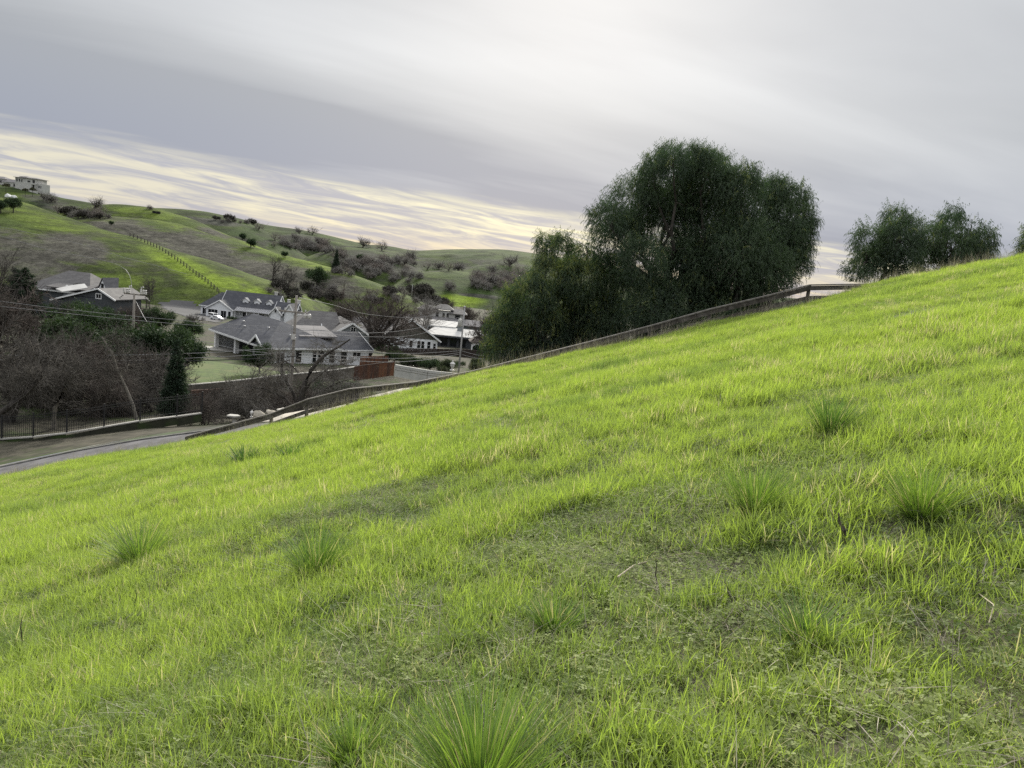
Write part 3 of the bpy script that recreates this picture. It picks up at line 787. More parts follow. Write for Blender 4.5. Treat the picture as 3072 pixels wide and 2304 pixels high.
while px_[-1] < ftx[-1]: px_.append(px_[-1] + 2.9)
px_ = [x for x in px_ if x < ftx[-1]]
anch = [at(2426, 870, FY).x, at(1047, 1170, FY).x, at(922, 1200, FY).x, at(815, 1245, FY).x]
for a in anch:
    k = min(range(len(px_)), key=lambda i: abs(px_[i] - a)); px_[k] = a
fz = lambda x: float(np.interp(x, ftx, ftz))
gz = lambda x: drop(x, FY)
frng = random.Random(5)
for x in px_:
    m = MB(); b_ = gz(x); t_ = fz(x) - .05
    b_ = min(b_, t_ - .7)
    lean = frng.gauss(0, .02)
    m.bar((x - fo.x + lean, -0.0, b_ - .25 - fo.z), (x - fo.x, 0, t_ - fo.z), .14, .14, (0, 1, 0))
    m.build('post', M_wood, fence)
for a, b_ in zip(px_[:-1], px_[1:]):
    m = MB(); n_ = 1
    for k in range(n_):
        x0 = a + (b_ - a) * k / n_; x1 = a + (b_ - a) * (k + 1) / n_
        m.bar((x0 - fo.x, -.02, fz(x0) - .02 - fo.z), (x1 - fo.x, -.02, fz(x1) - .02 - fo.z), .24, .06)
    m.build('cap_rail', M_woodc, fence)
    m = MB(); j0, j1 = frng.gauss(0, .015), frng.gauss(0, .015)
    for k in range(n_):
        x0 = a + (b_ - a) * k / n_; x1 = a + (b_ - a) * (k + 1) / n_
        m.bar((x0 - fo.x, -.085, fz(x0) - .175 + j0 - fo.z), (x1 - fo.x, -.085, fz(x1) - .175 + j1 - fo.z), .05, .22)
    m.build('face_board', M_wood, fence)
    m = MB(); d0, d1 = frng.gauss(0, .03), frng.gauss(0, .03)
    m.bar((a - fo.x, -.085, fz(a) - .66 + d0 - fo.z), (b_ - fo.x, -.085, fz(b_) - .66 + d1 - fo.z), .05, .19)
    m.build('lower_rail', M_wood, fence)

# ================================================================ TREES
def seg_mesh(name, segs, mat, n=4, attrs=None, smooth=True):
    A = np.array(segs, float)                  # p0 p1 r0 r1 t0 t1 -> 14 numbers
    P0, P1, R0, R1, T0, T1 = A[:, 0:3], A[:, 3:6], A[:, 6], A[:, 7], A[:, 8:11], A[:, 11:14]
    def ring(P, R, T):
        ref = np.where(np.abs(T[:, 2:3]) < .92, np.array([[0, 0, 1.0]]), np.array([[1.0, 0, 0]]))
        a = np.cross(T, ref); a /= np.linalg.norm(a, axis=1, keepdims=True) + 1e-9; b = np.cross(T, a)
        th = np.arange(n) * 2 * math.pi / n
        return P[:, None] + R[:, None, None] * (np.cos(th)[None, :, None] * a[:, None] + np.sin(th)[None, :, None] * b[:, None])
    V = np.stack([ring(P0, R0, T0), ring(P1, R1, T1)], 1).reshape(-1, 3)
    i0 = np.arange(len(A))[:, None] * 2 * n; k = np.arange(n)[None]
    F = np.stack([i0 + k, i0 + n + k, i0 + n + (k + 1) % n, i0 + (k + 1) % n], -1).reshape(-1, 4)
    return np_mesh(name, V, [F], [mat], smooth)
def grow(rng, p, d, L, r, lev, P, segs, tips):
    """one branch and everything that grows from it"""
    n = max(2, int(round(L / P['seg'][min(lev, len(P['seg']) - 1)]))); st = L / n
    wig = P['wig'][min(lev, len(P['wig']) - 1)]; up = P['up'][min(lev, len(P['up']) - 1)]
    last = lev >= P['levels']
    re = r * (0.35 if last else 0.55); kids = []
    t_prev = d.copy(); nodes = [(p.copy(), d.copy(), r)]
    for i in range(n):
        d = Vector((d.x + rng.gauss(0, wig), d.y + rng.gauss(0, wig), d.z + rng.gauss(0, wig) + up)).normalized()
        p = p + d * st; rr = r + (re - r) * (i + 1) / n
        nodes.append((p.copy(), d.copy(), rr))
    for (a, ta, ra), (b, tb, rb) in zip(nodes[:-1], nodes[1:]):
        segs.append((*a, *b, ra, rb, *ta, *tb))
    if last: tips.append((p, d)); return
    nk = P['kids'][min(lev, len(P['kids']) - 1)]; ang = P['ang'][min(lev, len(P['ang']) - 1)]
    for k in range(nk):
        f = P['start'][min(lev, len(P['start']) - 1)]
        t = f + (1 - f) * (k + rng.random() * .9) / nk
        i = min(n, max(1, int(round(t * n)))); q, dq, rq = nodes[i]
        ax = dq.orthogonal().normalized(); ax.rotate(Matrix.Rotation(rng.uniform(0, 6.283), 3, dq))
        nd = dq.copy(); nd.rotate(Matrix.Rotation(rad(rng.gauss(ang, 12)), 3, ax))
        ratio = P['ratio'][min(lev, len(P['ratio']) - 1)]
        grow(rng, q, nd, L * ratio * rng.uniform(.7, 1.25) * (1.15 - .35 * t), max(P['rmin'], rq * rng.uniform(.45, .72)), lev + 1, P, segs, tips)
OAK = dict(levels=4, seg=[.55, .45, .4, .35, .3], wig=[.10, .26, .30, .28, .25], up=[.05, .03, .02, .02, .01], kids=[6, 7, 7, 6], ang=[48, 50, 48, 45], start=[.55, .25, .2, .15], ratio=[1.5, .62, .6, .62], rmin=.017)
TALL = dict(levels=4, seg=[.8, .6, .5, .4, .4], wig=[.06, .12, .16, .18, .2], up=[.10, .10, .06, .04, .02], kids=[9, 6, 6, 4], ang=[36, 36, 38, 40], start=[.22, .25, .2, .15], ratio=[.55, .55, .55, .6], rmin=.013)
SCRUB = dict(levels=3, seg=[.4, .35, .3, .3], wig=[.22, .30, .32, .3], up=[.03, .0, -.01, -.01], kids=[8, 8, 7], ang=[55, 50, 48], start=[.2, .15, .1], ratio=[.85, .65, .65], rmin=.011)
M_bark = surf('grey_bark', (0.075, 0.066, 0.058), (0.042, 0.037, 0.033), 4, 0.95, 5, 0.3, stretch=(1, 1, .3))
M_twigs = surf('bare_twigs', (0.128, 0.118, 0.104), (0.075, 0.069, 0.061), 1.2, 1.0, spec=0.0)
M_twigsl = surf('pale_twigs', (0.22, 0.205, 0.185), (0.12, 0.11, 0.10), 1.2, 1.0, spec=0.0)
M_twigs2 = surf('reddish_twigs', (0.132, 0.112, 0.098), (0.082, 0.070, 0.062), 1.2, 1.0, spec=0.0)
M_twigs3 = surf('grey_far_twigs', (0.27, 0.255, 0.235), (0.19, 0.178, 0.165), .5, 0.95)
M_twigs4 = surf('brown_far_twigs', (0.26, 0.225, 0.20), (0.18, 0.155, 0.14), .5, 0.95)
M_barkf = surf('far_bark', (0.13, 0.115, 0.10), (0.09, 0.08, 0.07), 2, 0.95)
M_pale = surf('pale_bark', (0.30, 0.285, 0.26), (0.17, 0.16, 0.15), 3, 0.9)
TREES = {}
def bare_tree(key, P, trunk, seed, H=None, lean=(0, 0), trunk_r=.3, multi=1, mats=None, twig=None):
    """trunk and crown meshes of a leafless tree, about 10 m high"""
    r = random.Random(seed); segs, tips = [], []
    for k in range(multi):
        a = r.uniform(0, 6.283); l = 0 if multi == 1 else r.uniform(.15, .45)
        grow(r, Vector((0.15 * k * math.cos(a), .15 * k * math.sin(a), -.3)), Vector((lean[0] + l * math.cos(a), lean[1] + l * math.sin(a), 1)).normalized(), trunk, trunk_r, 0, P, segs, tips)
    A = np.array(segs); zz = max(A[:, 5].max(), 1)
    thick = A[:, 6] > trunk_r * .16
    t = seg_mesh('trunk', A[thick], mats or M_bark, 7); c = seg_mesh('crown', A[~thick], twig or M_twigs, 3, smooth=False)
    TREES[key] = (t, c, zz)
def tree(key, name, p, height, label, cat='tree', group=None, rz=None, wide=1.0, parts=('trunk', 'crown'), rr=random.Random(77)):
    t, c, zz = TREES[key]; s = height / zz
    e = empty(name, p, rr.uniform(0, 6.283) if rz is None else rz, label, cat, group); e.scale = (s * wide, s * wide, s)
    for nm, me in zip(parts, (t, c)):
        link(bpy.data.objects.new(nm, me), e)
    return e
bare_tree('oak_a', OAK, 2.6, 11, trunk_r=.42, multi=2)
bare_tree('big_oak', dict(OAK, kids=[6, 6, 6, 6], ang=[40, 46, 46, 44], start=[.6, .3, .2, .15], up=[.05, .09, .05, .03, .01], seg=[.5, .4, .35, .3, .25], wig=[.08, .20, .28, .30, .28], rmin=.013, ratio=[1.35, .60, .6, .62]), 2.9, 19, trunk_r=.30, multi=2, twig=M_twigs2)
bare_tree('oak_b', OAK, 2.2, 23, trunk_r=.40, multi=1, lean=(.15, 0))
bare_tree('oak_c', OAK, 2.0, 31, trunk_r=.34, multi=2, twig=M_twigs2)
bare_tree('tall_a', TALL, 8.5, 5, trunk_r=.20)
bare_tree('tall_b', TALL, 8.0, 8, trunk_r=.17, multi=2, lean=(.1, .05))
bare_tree('pale_a', TALL, 8.0, 14, trunk_r=.16, multi=2, mats=M_pale, twig=M_pale)
bare_tree('scrub_a', SCRUB, 3.2, 41, trunk_r=.12, multi=4)
bare_tree('scrub_b', SCRUB, 3.0, 43, trunk_r=.11, multi=5, twig=M_twigs2)
FAR = dict(OAK, levels=3, kids=[6, 6, 7], seg=[.8, .7, .7, .7], rmin=.022, start=[.25, .2, .15], ratio=[1.7, .72, .66])
bare_tree('far_a', FAR, 1.8, 61, trunk_r=.36, multi=2, twig=M_twigs3, mats=M_barkf)
bare_tree('far_b', FAR, 2.1, 62, trunk_r=.36, multi=1, twig=M_twigs4, mats=M_barkf)
bare_tree('far_c', FAR, 1.5, 63, trunk_r=.32, multi=3, twig=M_twigs3, mats=M_barkf)

# leafy crowns made of many small leaf faces on short twigs
def leaf_cloud(rng_, C, N, size, up=0.0, flat=0.0, elong=1.6):
    """N leaf triangles spread through the clump volumes C = [(x, y, z, r)]"""
    C = np.array(C, float); w = C[:, 3] ** 2.2; k = rng_.choice(len(C), N, p=w / w.sum())
    d = rng_.normal(size=(N, 3)); d /= np.linalg.norm(d, axis=1, keepdims=True)
    rr = C[k, 3] * (rng_.random(N) ** .45) * (1 + .25 * rng_.normal(size=N))
    d2 = d.copy(); d2[:, 2] *= 1 - flat
    P = C[k, :3] + d2 * rr[:, None]
    a = d * .6 + rng_.normal(size=(N, 3)) * .7; a[:, 2] += up; a /= np.linalg.norm(a, axis=1, keepdims=True)
    b = np.cross(a, rng_.normal(size=(N, 3))); b /= np.linalg.norm(b, axis=1, keepdims=True) + 1e-9
    s = size * rng_.uniform(.6, 1.4, N)[:, None]
    V = np.stack([P - b * s * .4, P + b * s * .4, P + a * s * elong], 1).reshape(-1, 3)
    F = np.arange(3 * N).reshape(-1, 3)
    tint = np.clip(.45 + .25 * rng_.normal(size=len(C))[k] + .18 * rng_.normal(size=N), 0, 1)
    return V, F, np.repeat(tint, 3)
M_ever = leaf_mat('evergreen_leaf', (0.016, 0.032, 0.014), (0.045, 0.075, 0.026), trans=.22, gloss=.03)
M_shrub = leaf_mat('shrub_leaf', (0.026, 0.038, 0.018), (0.075, 0.090, 0.038), trans=.22, gloss=.03)
M_pine = leaf_mat('pine_needles', (0.012, 0.026, 0.014), (0.032, 0.055, 0.024), trans=.15, gloss=.03)
def leafy(key, C, N, size, mat, trunk=(.2, 1.5), up=0, flat=0.0, seed=0, elong=1.6):
    r = np.random.default_rng(seed)
    V, F, T = leaf_cloud(r, C, N, size, up, flat, elong)
    me = np_mesh('crown', V, [F], [mat], False, {'tint': T})
    rr = random.Random(seed); sg = []
    top = Vector((0, 0, trunk[1])); d0 = Vector((0, 0, 1))
    sg.append((0, 0, -.3, 0, 0, trunk[1], trunk[0], trunk[0] * .75, 0, 0, 1, 0, 0, 1))
    for c in C:
        e = Vector(c[:3]); b = top.lerp(e, .55) + Vector((rr.gauss(0, .15), rr.gauss(0, .15), rr.gauss(0, .1)))
        d1 = (b - top).normalized(); d2 = (e - b).normalized() if (e - b).length > .01 else d1
        sg.append((*top, *b, trunk[0] * .55, trunk[0] * .35, *d1, *d1)); sg.append((*b, *e, trunk[0] * .35, trunk[0] * .12, *d2, *d2))
    TREES[key] = (seg_mesh('trunk', sg, M_bark, 6), me, max(c[2] + c[3] for c in C))
def ball(n, R, h, r0, r1, seed, sq=1.0):
    q = random.Random(seed); C = []
    for i in range(n):
        a = q.uniform(0, 6.283); t = q.random() ** .5; el = q.uniform(-.5, 1.0)
        C.append((R * t * math.cos(a), R * t * math.sin(a), h + el * R * .75 * sq * math.sqrt(max(0, 1 - t * t * .7)), q.uniform(r0, r1)))
    return C
leafy('bush_a', ball(16, 1.3, 1.3, .4, .8, 1), 5200, .10, M_shrub, (.06, .6), seed=1)
leafy('bush_b', ball(14, 1.4, 1.1, .35, .7, 2, .8), 5200, .09, M_ever, (.06, .5), seed=2)
leafy('round_tree', ball(22, 2.6, 3.4, .8, 1.3, 3), 5000, .22, M_ever, (.25, 2.0), seed=3)
leafy('far_green', ball(14, 2.4, 2.2, .9, 1.4, 4), 1400, .45, M_ever, (.25, 1.2), seed=4)
leafy('far_brush', ball(16, 3.2, 1.9, .8, 1.4, 14, .55), 1500, .42, surf('grey_brush', (.085, .078, .066), (.05, .047, .04), .8, .95), (.15, .6), seed=15)
leafy('evergreen_a', ball(34, 3.4, 5.2, .7, 1.3, 5, 1.1), 16000, .17, M_ever, (.28, 2.6), seed=5)
leafy('evergreen_b', ball(30, 3.6, 3.8, .7, 1.2, 6, .8), 14000, .17, M_ever, (.22, 1.6), seed=6)
cone = [(math.cos(i * 2.4) * (1.15 - i * .026), math.sin(i * 2.4) * (1.15 - i * .026), .7 + i * .21, .75 - i * .014) for i in range(38)]
leafy('conifer', cone, 16000, .13, M_pine, (.2, 1.0), up=-.2, seed=7)
pr = random.Random(8); pc = []
for i in range(44):                                    # open pine: layered boughs with turned up ends
    h = 2.2 + i * .17; a = i * 2.399; L = (1 - ((h - 2) / 8.2) ** 1.5) * 2.9 + .3
    for f in (.45, .8, 1.05): pc.append((L * f * math.cos(a), L * f * math.sin(a), h + .35 * f * f, .30 + .18 * (1 - f)))
leafy('pine', pc, 17000, .15, M_pine, (.24, 8.5), up=.3, seed=8)
pc2 = []
for i in range(7):
    for k in range(9):
        a = k * .7 + i; pc2.append((1.3 * math.cos(a), 1.3 * math.sin(a), 5.2 - .25 * (k % 3) , .28))
leafy('palm', [(math.cos(a) * f * 1.7, math.sin(a) * f * 1.7, 5.4 + .5 * f - 1.1 * f * f, .22) for a in np.arange(0, 6.28, .5) for f in (.3, .65, 1.0)], 900, .4, surf('palm_leaf', (.11, .11, .06), (.07, .075, .04), 2), (.16, 5.2), seed=9, elong=2.2)

# ---------------------------------------------------------------- weeping pepper trees beyond the fence
M_pepper = leaf_mat('pepper_leaf', (0.019, 0.045, 0.021), (0.070, 0.117, 0.038), third=(0.17, 0.20, 0.05), trans=.35, gloss=.05)
def strand_proto(r, nodes, L, upright=False):
    """hanging twig with paired narrow leaves: x outward, z up"""
    V, F = [], []
    x = z = 0.0; a = rad(r.uniform(50, 88) if upright else r.uniform(-30, 60)); st = L / nodes; bend = .45 if upright else 1.0
    for k in range(nodes):
        a = max(rad(-88), a - bend * rad(r.uniform(14, 26)) * (1.25 - k / nodes))
        nx, nz = x + math.cos(a) * st, z + math.sin(a) * st
        n0 = len(V); V += [(x, -.004, z), (x, .004, z), (nx, 0, nz)]; F.append((n0, n0 + 1, n0 + 2))
        for sgn in (-1, 1):
            ll = r.uniform(.12, .21); ya = sgn * r.uniform(.25, .9); dn = r.uniform(.6, 1.5); w = r.uniform(.013, .022)
            e = Vector((math.cos(a) * .5 + r.gauss(0, .25), ya, math.sin(a) * .4 - dn)).normalized() * ll
            sd = Vector((r.gauss(0, 1), r.gauss(0, 1), r.gauss(0, .4))); sd = sd.cross(e).normalized() * w
            n0 = len(V); 
            V += [tuple(Vector((x, 0, z)) + sd * .8), tuple(Vector((x, 0, z)) - sd * .8), tuple(Vector((x, 0, z)) + e)]; F.append((n0, n0 + 1, n0 + 2))
        x, z = nx, nz
    return np.array(V), np.array(F)
sr = random.Random(3)
STR = [strand_proto(sr, 6, sr.uniform(.5, .85)) for _ in range(10)] + [strand_proto(sr, 5, sr.uniform(.45, .75), True) for _ in range(5)]
def pepper_tree(bu, bv, Y, blobs, dens, label, trunks, seed, yspread=2.4, lmul=1.0, young=0.1, shift=0):
    r = np.random.default_rng(seed); q = random.Random(seed)
    b0 = at(bu, bv, Y); b0.z = drop(b0.x, b0.y)
    e = empty('pepper_tree', b0, 0, label, 'tree', 'weeping pepper trees along the fence')
    cs = []
    for (u, v, rp) in blobs:
        rp *= .95; v += shift; u += (bu - u) * .025
        Yc = Y + q.uniform(-yspread, yspread); c = at(u, v, Yc); R = rp * Yc / FPX
        cs.append((c.x - b0.x, c.y - b0.y, c.z - b0.z, R))
    for (x, y, z, R) in list(cs):                     # small outer sprays break the round outline
        for _ in range(4):
            d = Vector((q.gauss(0, 1), q.gauss(0, .6), q.gauss(.35, .8))).normalized()
            cs.append((x + d.x * R * .95, y + d.y * R * .95, z + d.z * R * .95, R * q.uniform(.22, .38)))
    # limbs: each trunk forks towards the blobs nearest to it
    sg = []
    def limb(a, b, ra, rb, n=7, w=.10):
        a, b = Vector(a), Vector(b); pts = []
        for i in range(n + 1):
            t = i / n; p = a.lerp(b, t); p.z += .35 * math.sin(math.pi * t) * (b - a).length * .12
            k = w * (b - a).length * math.sin(math.pi * t) * .35
            pts.append(p + Vector((q.gauss(0, k), q.gauss(0, k), q.gauss(0, k * .6))))
        for i in range(n):
            d0 = (pts[min(i + 1, n)] - pts[max(i - 1, 0)]).normalized(); d1 = (pts[min(i + 2, n)] - pts[i]).normalized()
            sg.append((*pts[i], *pts[i + 1], ra + (rb - ra) * i / n, ra + (rb - ra) * (i + 1) / n, *d0, *d1))
        return pts
    forks = []
    for (du, hh, rr_) in trunks:
        top = Vector((du * Y / FPX + q.gauss(0, .3), q.gauss(0, .5), hh)); foot = Vector((du * Y / FPX * .35 + q.gauss(0, .12), q.gauss(0, .2), -.3))
        limb(foot, top, rr_, rr_ * .7); forks.append((top, rr_))
    for (x, y, z, R) in cs:
        top, rr_ = min(forks, key=lambda f: (f[0].x - x) ** 2 + (f[0].y - y) ** 2)
        if z < 1.2 or R < .75: continue
        pts = limb(top, (x, y, z - R * .2), rr_ * .5, .05)
        for _ in range(12):
            d = Vector((q.gauss(0, 1), q.gauss(0, 1), q.gauss(.35, .8))).normalized()
            a = pts[q.randrange(3, 8)]; limb(a, a + d * R * q.uniform(.6, 1.1), .035, .010, 4, .2)
    link(bpy.data.objects.new('trunk', seg_mesh('trunk', sg, M_bark, 7)), e)
    VV, FF, TT, nv = [], [], [], 0
    lo = min(c[2] for c in cs)
    for (x, y, z, R) in cs:
        n = int(dens * R * R)
        d = r.normal(size=(n, 3)); d[:, 2] += .25; d /= np.linalg.norm(d, axis=1, keepdims=True)
        rad_ = R * r.uniform(.30, 1.0, n) ** .55 * (1 + .10 * r.normal(size=n))
        P = np.array([x, y, z]) + d * rad_[:, None] * np.array([1, 1, 1])
        # uneven clumping: drop strands where a coarse noise is low
        kk = (vnoise(P[:, 0] * .95 + 11 * P[:, 1] * .1, P[:, 2] * .95 + P[:, 1] * .6, seed) + .22 * r.random(n)) > .41
        P, d = P[kk], d[kk]; n = len(P)
        k = np.where(r.random(n) < np.clip(d[:, 2] * .9, 0, .55), r.integers(10, 15, n), r.integers(0, 10, n)); az = np.arctan2(d[:, 1], d[:, 0]) + r.normal(0, .6, n)
        s = r.uniform(.65, 1.25, n) * lmul
        tb = np.clip(r.normal(.42, .14) + r.normal(0, .17, n) + .10 * d[:, 2], 0, .84)
        yg = r.random(n) < young * np.clip(.5 + d[:, 2] - .4 * d[:, 0], 0, 2); tb[yg] = r.uniform(.86, 1, yg.sum())
        for j in range(len(STR)):
            m = k == j; V, F = STR[j]
            if not m.any(): continue
            c_, s_ = np.cos(az[m])[:, None], np.sin(az[m])[:, None]; sc = s[m][:, None]
            vx = V[None, :, 0] * sc; vy = V[None, :, 1] * sc; vz = V[None, :, 2] * sc
            W_ = np.stack([vx * c_ - vy * s_, vx * s_ + vy * c_, vz], -1) + P[m][:, None]
            W_[..., 2] = np.maximum(W_[..., 2], .05)
            cnt = m.sum(); VV.append(W_.reshape(-1, 3))
            FF.append((F[None] + (np.arange(cnt) * len(V))[:, None, None] + nv).reshape(-1, 3)); nv += cnt * len(V)
            TT.append(np.repeat(tb[m], len(V)))
    me = np_mesh('crown', np.concatenate(VV), [np.concatenate(FF)], [M_pepper], False, {'tint': np.concatenate(TT)})
    link(bpy.data.objects.new('crown', me), e)
    return e
PD = 430
pepper_tree(2030, 1010, 52, [(1990,545,95),(2090,560,100),(1900,600,95),(1985,660,120),(2120,660,130),(1850,700,85),(1930,760,80),(2170,760,120),(1840,790,60),(2060,800,105),(1870,880,85),(1960,910,95),(2080,900,110),(2000,990,100),(2120,990,100),(1880,990,95),(2020,470,48),(2130,490,55),(1960,480,40),
    (2270,620,105),(2350,650,90),(2240,730,110),(2370,740,70),(2300,800,100),(2220,870,110),(2310,880,65),(2210,960,90),(2410,640,50),(2225,560,75),(2180,545,60),(2420,600,40),(2400,700,55),(1820,640,60),(2340,720,90),(2400,770,45),(2010,440,34),(2100,450,36),(2160,470,34),(2400,560,34),(2330,565,50),(2290,950,50)],
    PD, 'biggest weeping pepper tree, tall and round crowned, behind the rising fence', [(-40, 3.2, .34), (60, 3.6, .38), (170, 3.4, .30)], 5, young=.05, shift=20)
pepper_tree(1640, 1070, 54, [(1670,745,52),(1750,760,52),(1655,820,70),(1745,830,70),(1590,880,70),(1690,920,90),(1780,910,75),(1560,960,65),(1640,990,85),(1750,1000,90),(1530,1030,55),(1600,1060,70),(1700,1075,80),(1820,960,60),(1815,1040,60),(1640,720,34),(1690,715,30),(1765,725,34),(1540,900,48),(1500,960,42),(1490,1040,45)],
    PD * 1.5, 'lower weeping pepper tree with yellow green tips beside the biggest one', [(-30, 2.2, .22), (50, 2.4, .24)], 6, young=.34, shift=12)
pepper_tree(2640, 850, 47, [(2610,720,50),(2590,780,44),(2690,665,42),(2700,730,60),(2640,790,60),(2730,690,40),(2570,820,34),(2720,800,55)], PD * 1.1,
    'small weeping pepper tree with a pointed top at the upper end of the fence', [(10, 1.6, .15)], 7, yspread=1.4, young=.04)
pepper_tree(2830, 830, 48, [(2790,720,45),(2850,680,42),(2860,750,60),(2790,780,50),(2860,640,22)], PD * 1.1,
    'middle tree of the small pepper trees on the crest', [(10, 1.5, .14)], 8, yspread=1.4, young=.04)
pepper_tree(2950, 810, 48, [(2910,690,42),(2945,725,40),(2915,760,48),(2960,775,32),(2890,790,40)], PD * 1.1,
    'rounded pepper tree on the crest beside the gap', [(10, 1.5, .14)], 9, yspread=1.4, young=.05)
pepper_tree(3090, 800, 46, [(3105,715,40),(3090,760,34),(3130,765,50)], PD * 1.1,
    'pepper tree half cut off by the edge of the view on the crest', [(10, 1.5, .14)], 10, yspread=1.2, young=.2)
# ================================================================ VILLAGE
M_white = surf('white_siding', (0.84, 0.85, 0.86), (0.77, 0.78, 0.80), .8, 0.7)
M_trim = surf('white_trim', (0.80, 0.80, 0.80), (0.74, 0.74, 0.74), 1, 0.6)
M_offw = surf('off_white_render', (0.56, 0.55, 0.52), (0.46, 0.455, 0.43), .5, 0.8)
M_roof = surf('charcoal_shingles', (0.074, 0.076, 0.088), (0.050, 0.052, 0.060), 2.5, 0.9, 8, 0.3, stretch=(1, 1, 4), c3=(0.090, 0.092, 0.102))
M_roofg = surf('grey_shingles', (0.135, 0.128, 0.125), (0.095, 0.09, 0.09), 2.5, 0.9, 8, 0.3, stretch=(1, 1, 4), c3=(0.15, 0.145, 0.14))
M_roofb = surf('brown_shingles', (0.115, 0.095, 0.085), (0.08, 0.066, 0.06), 2.5, 0.9, 8, 0.3)
M_roofl = surf('pale_metal_roof', (0.22, 0.21, 0.21), (0.185, 0.178, 0.178), .4, 0.95, spec=.1)
M_roofw = surf('white_roof', (0.52, 0.51, 0.49), (0.44, 0.43, 0.415), .3, 0.95, spec=.1)
M_metal = surf('seamed_metal', (0.40, 0.40, 0.41), (0.34, 0.34, 0.35), .6, 0.45, metal=.3)
M_dsid = surf('dark_siding', (0.072, 0.078, 0.084), (0.055, 0.060, 0.066), 1.2, 0.8)
M_osid = surf('olive_board_siding', (0.135, 0.132, 0.110), (0.105, 0.103, 0.086), 1.5, 0.85)
M_gsid = surf('grey_blue_siding', (0.235, 0.255, 0.265), (0.19, 0.205, 0.215), 1.0, 0.8)
M_glass, gg, oo = new_mat('window_glass')
b = gg.new('ShaderNodeBsdfPrincipled'); b.inputs['Base Color'].default_value = (.012, .014, .017, 1); b.inputs['Roughness'].default_value = .08; b.inputs['Specular IOR Level'].default_value = .35
gg.l.new(b.outputs[0], oo.inputs[0])
M_dark = surf('dark_void', (0.018, 0.017, 0.017), (0.012, 0.012, 0.012), 1, 0.9)
M_red = surf('red_cedar', (0.105, 0.052, 0.035), (0.058, 0.033, 0.026), 2.5, 0.85, 5, 0.2, stretch=(3, 3, .4), c3=(0.175, 0.078, 0.042))
M_brown = surf('dark_fence_boards', (0.050, 0.036, 0.030), (0.032, 0.024, 0.021), 3, 0.9, stretch=(3, 3, .4))
M_iron = surf('black_iron', (0.018, 0.018, 0.019), (0.026, 0.025, 0.025), 5, 0.6)
M_stone = surf('pale_boulder', (0.46, 0.42, 0.35), (0.30, 0.27, 0.22), 2.5, 0.95, 7, 0.5)
M_pole = surf('weathered_pole', (0.27, 0.245, 0.215), (0.19, 0.17, 0.15), 3, 0.9, 5, 0.2, stretch=(3, 3, .2))
M_poleg = surf('pale_pole', (0.36, 0.35, 0.34), (0.27, 0.265, 0.26), 3, 0.8, stretch=(3, 3, .2))
M_wire = surf('cable_sheath', (0.34, 0.33, 0.33), (0.28, 0.28, 0.28), 1, 0.5)
M_wired = surf('black_cable', (0.03, 0.03, 0.032), None, 1, 0.5)
M_por = surf('porcelain', (0.62, 0.60, 0.57), None, 1, 0.3)

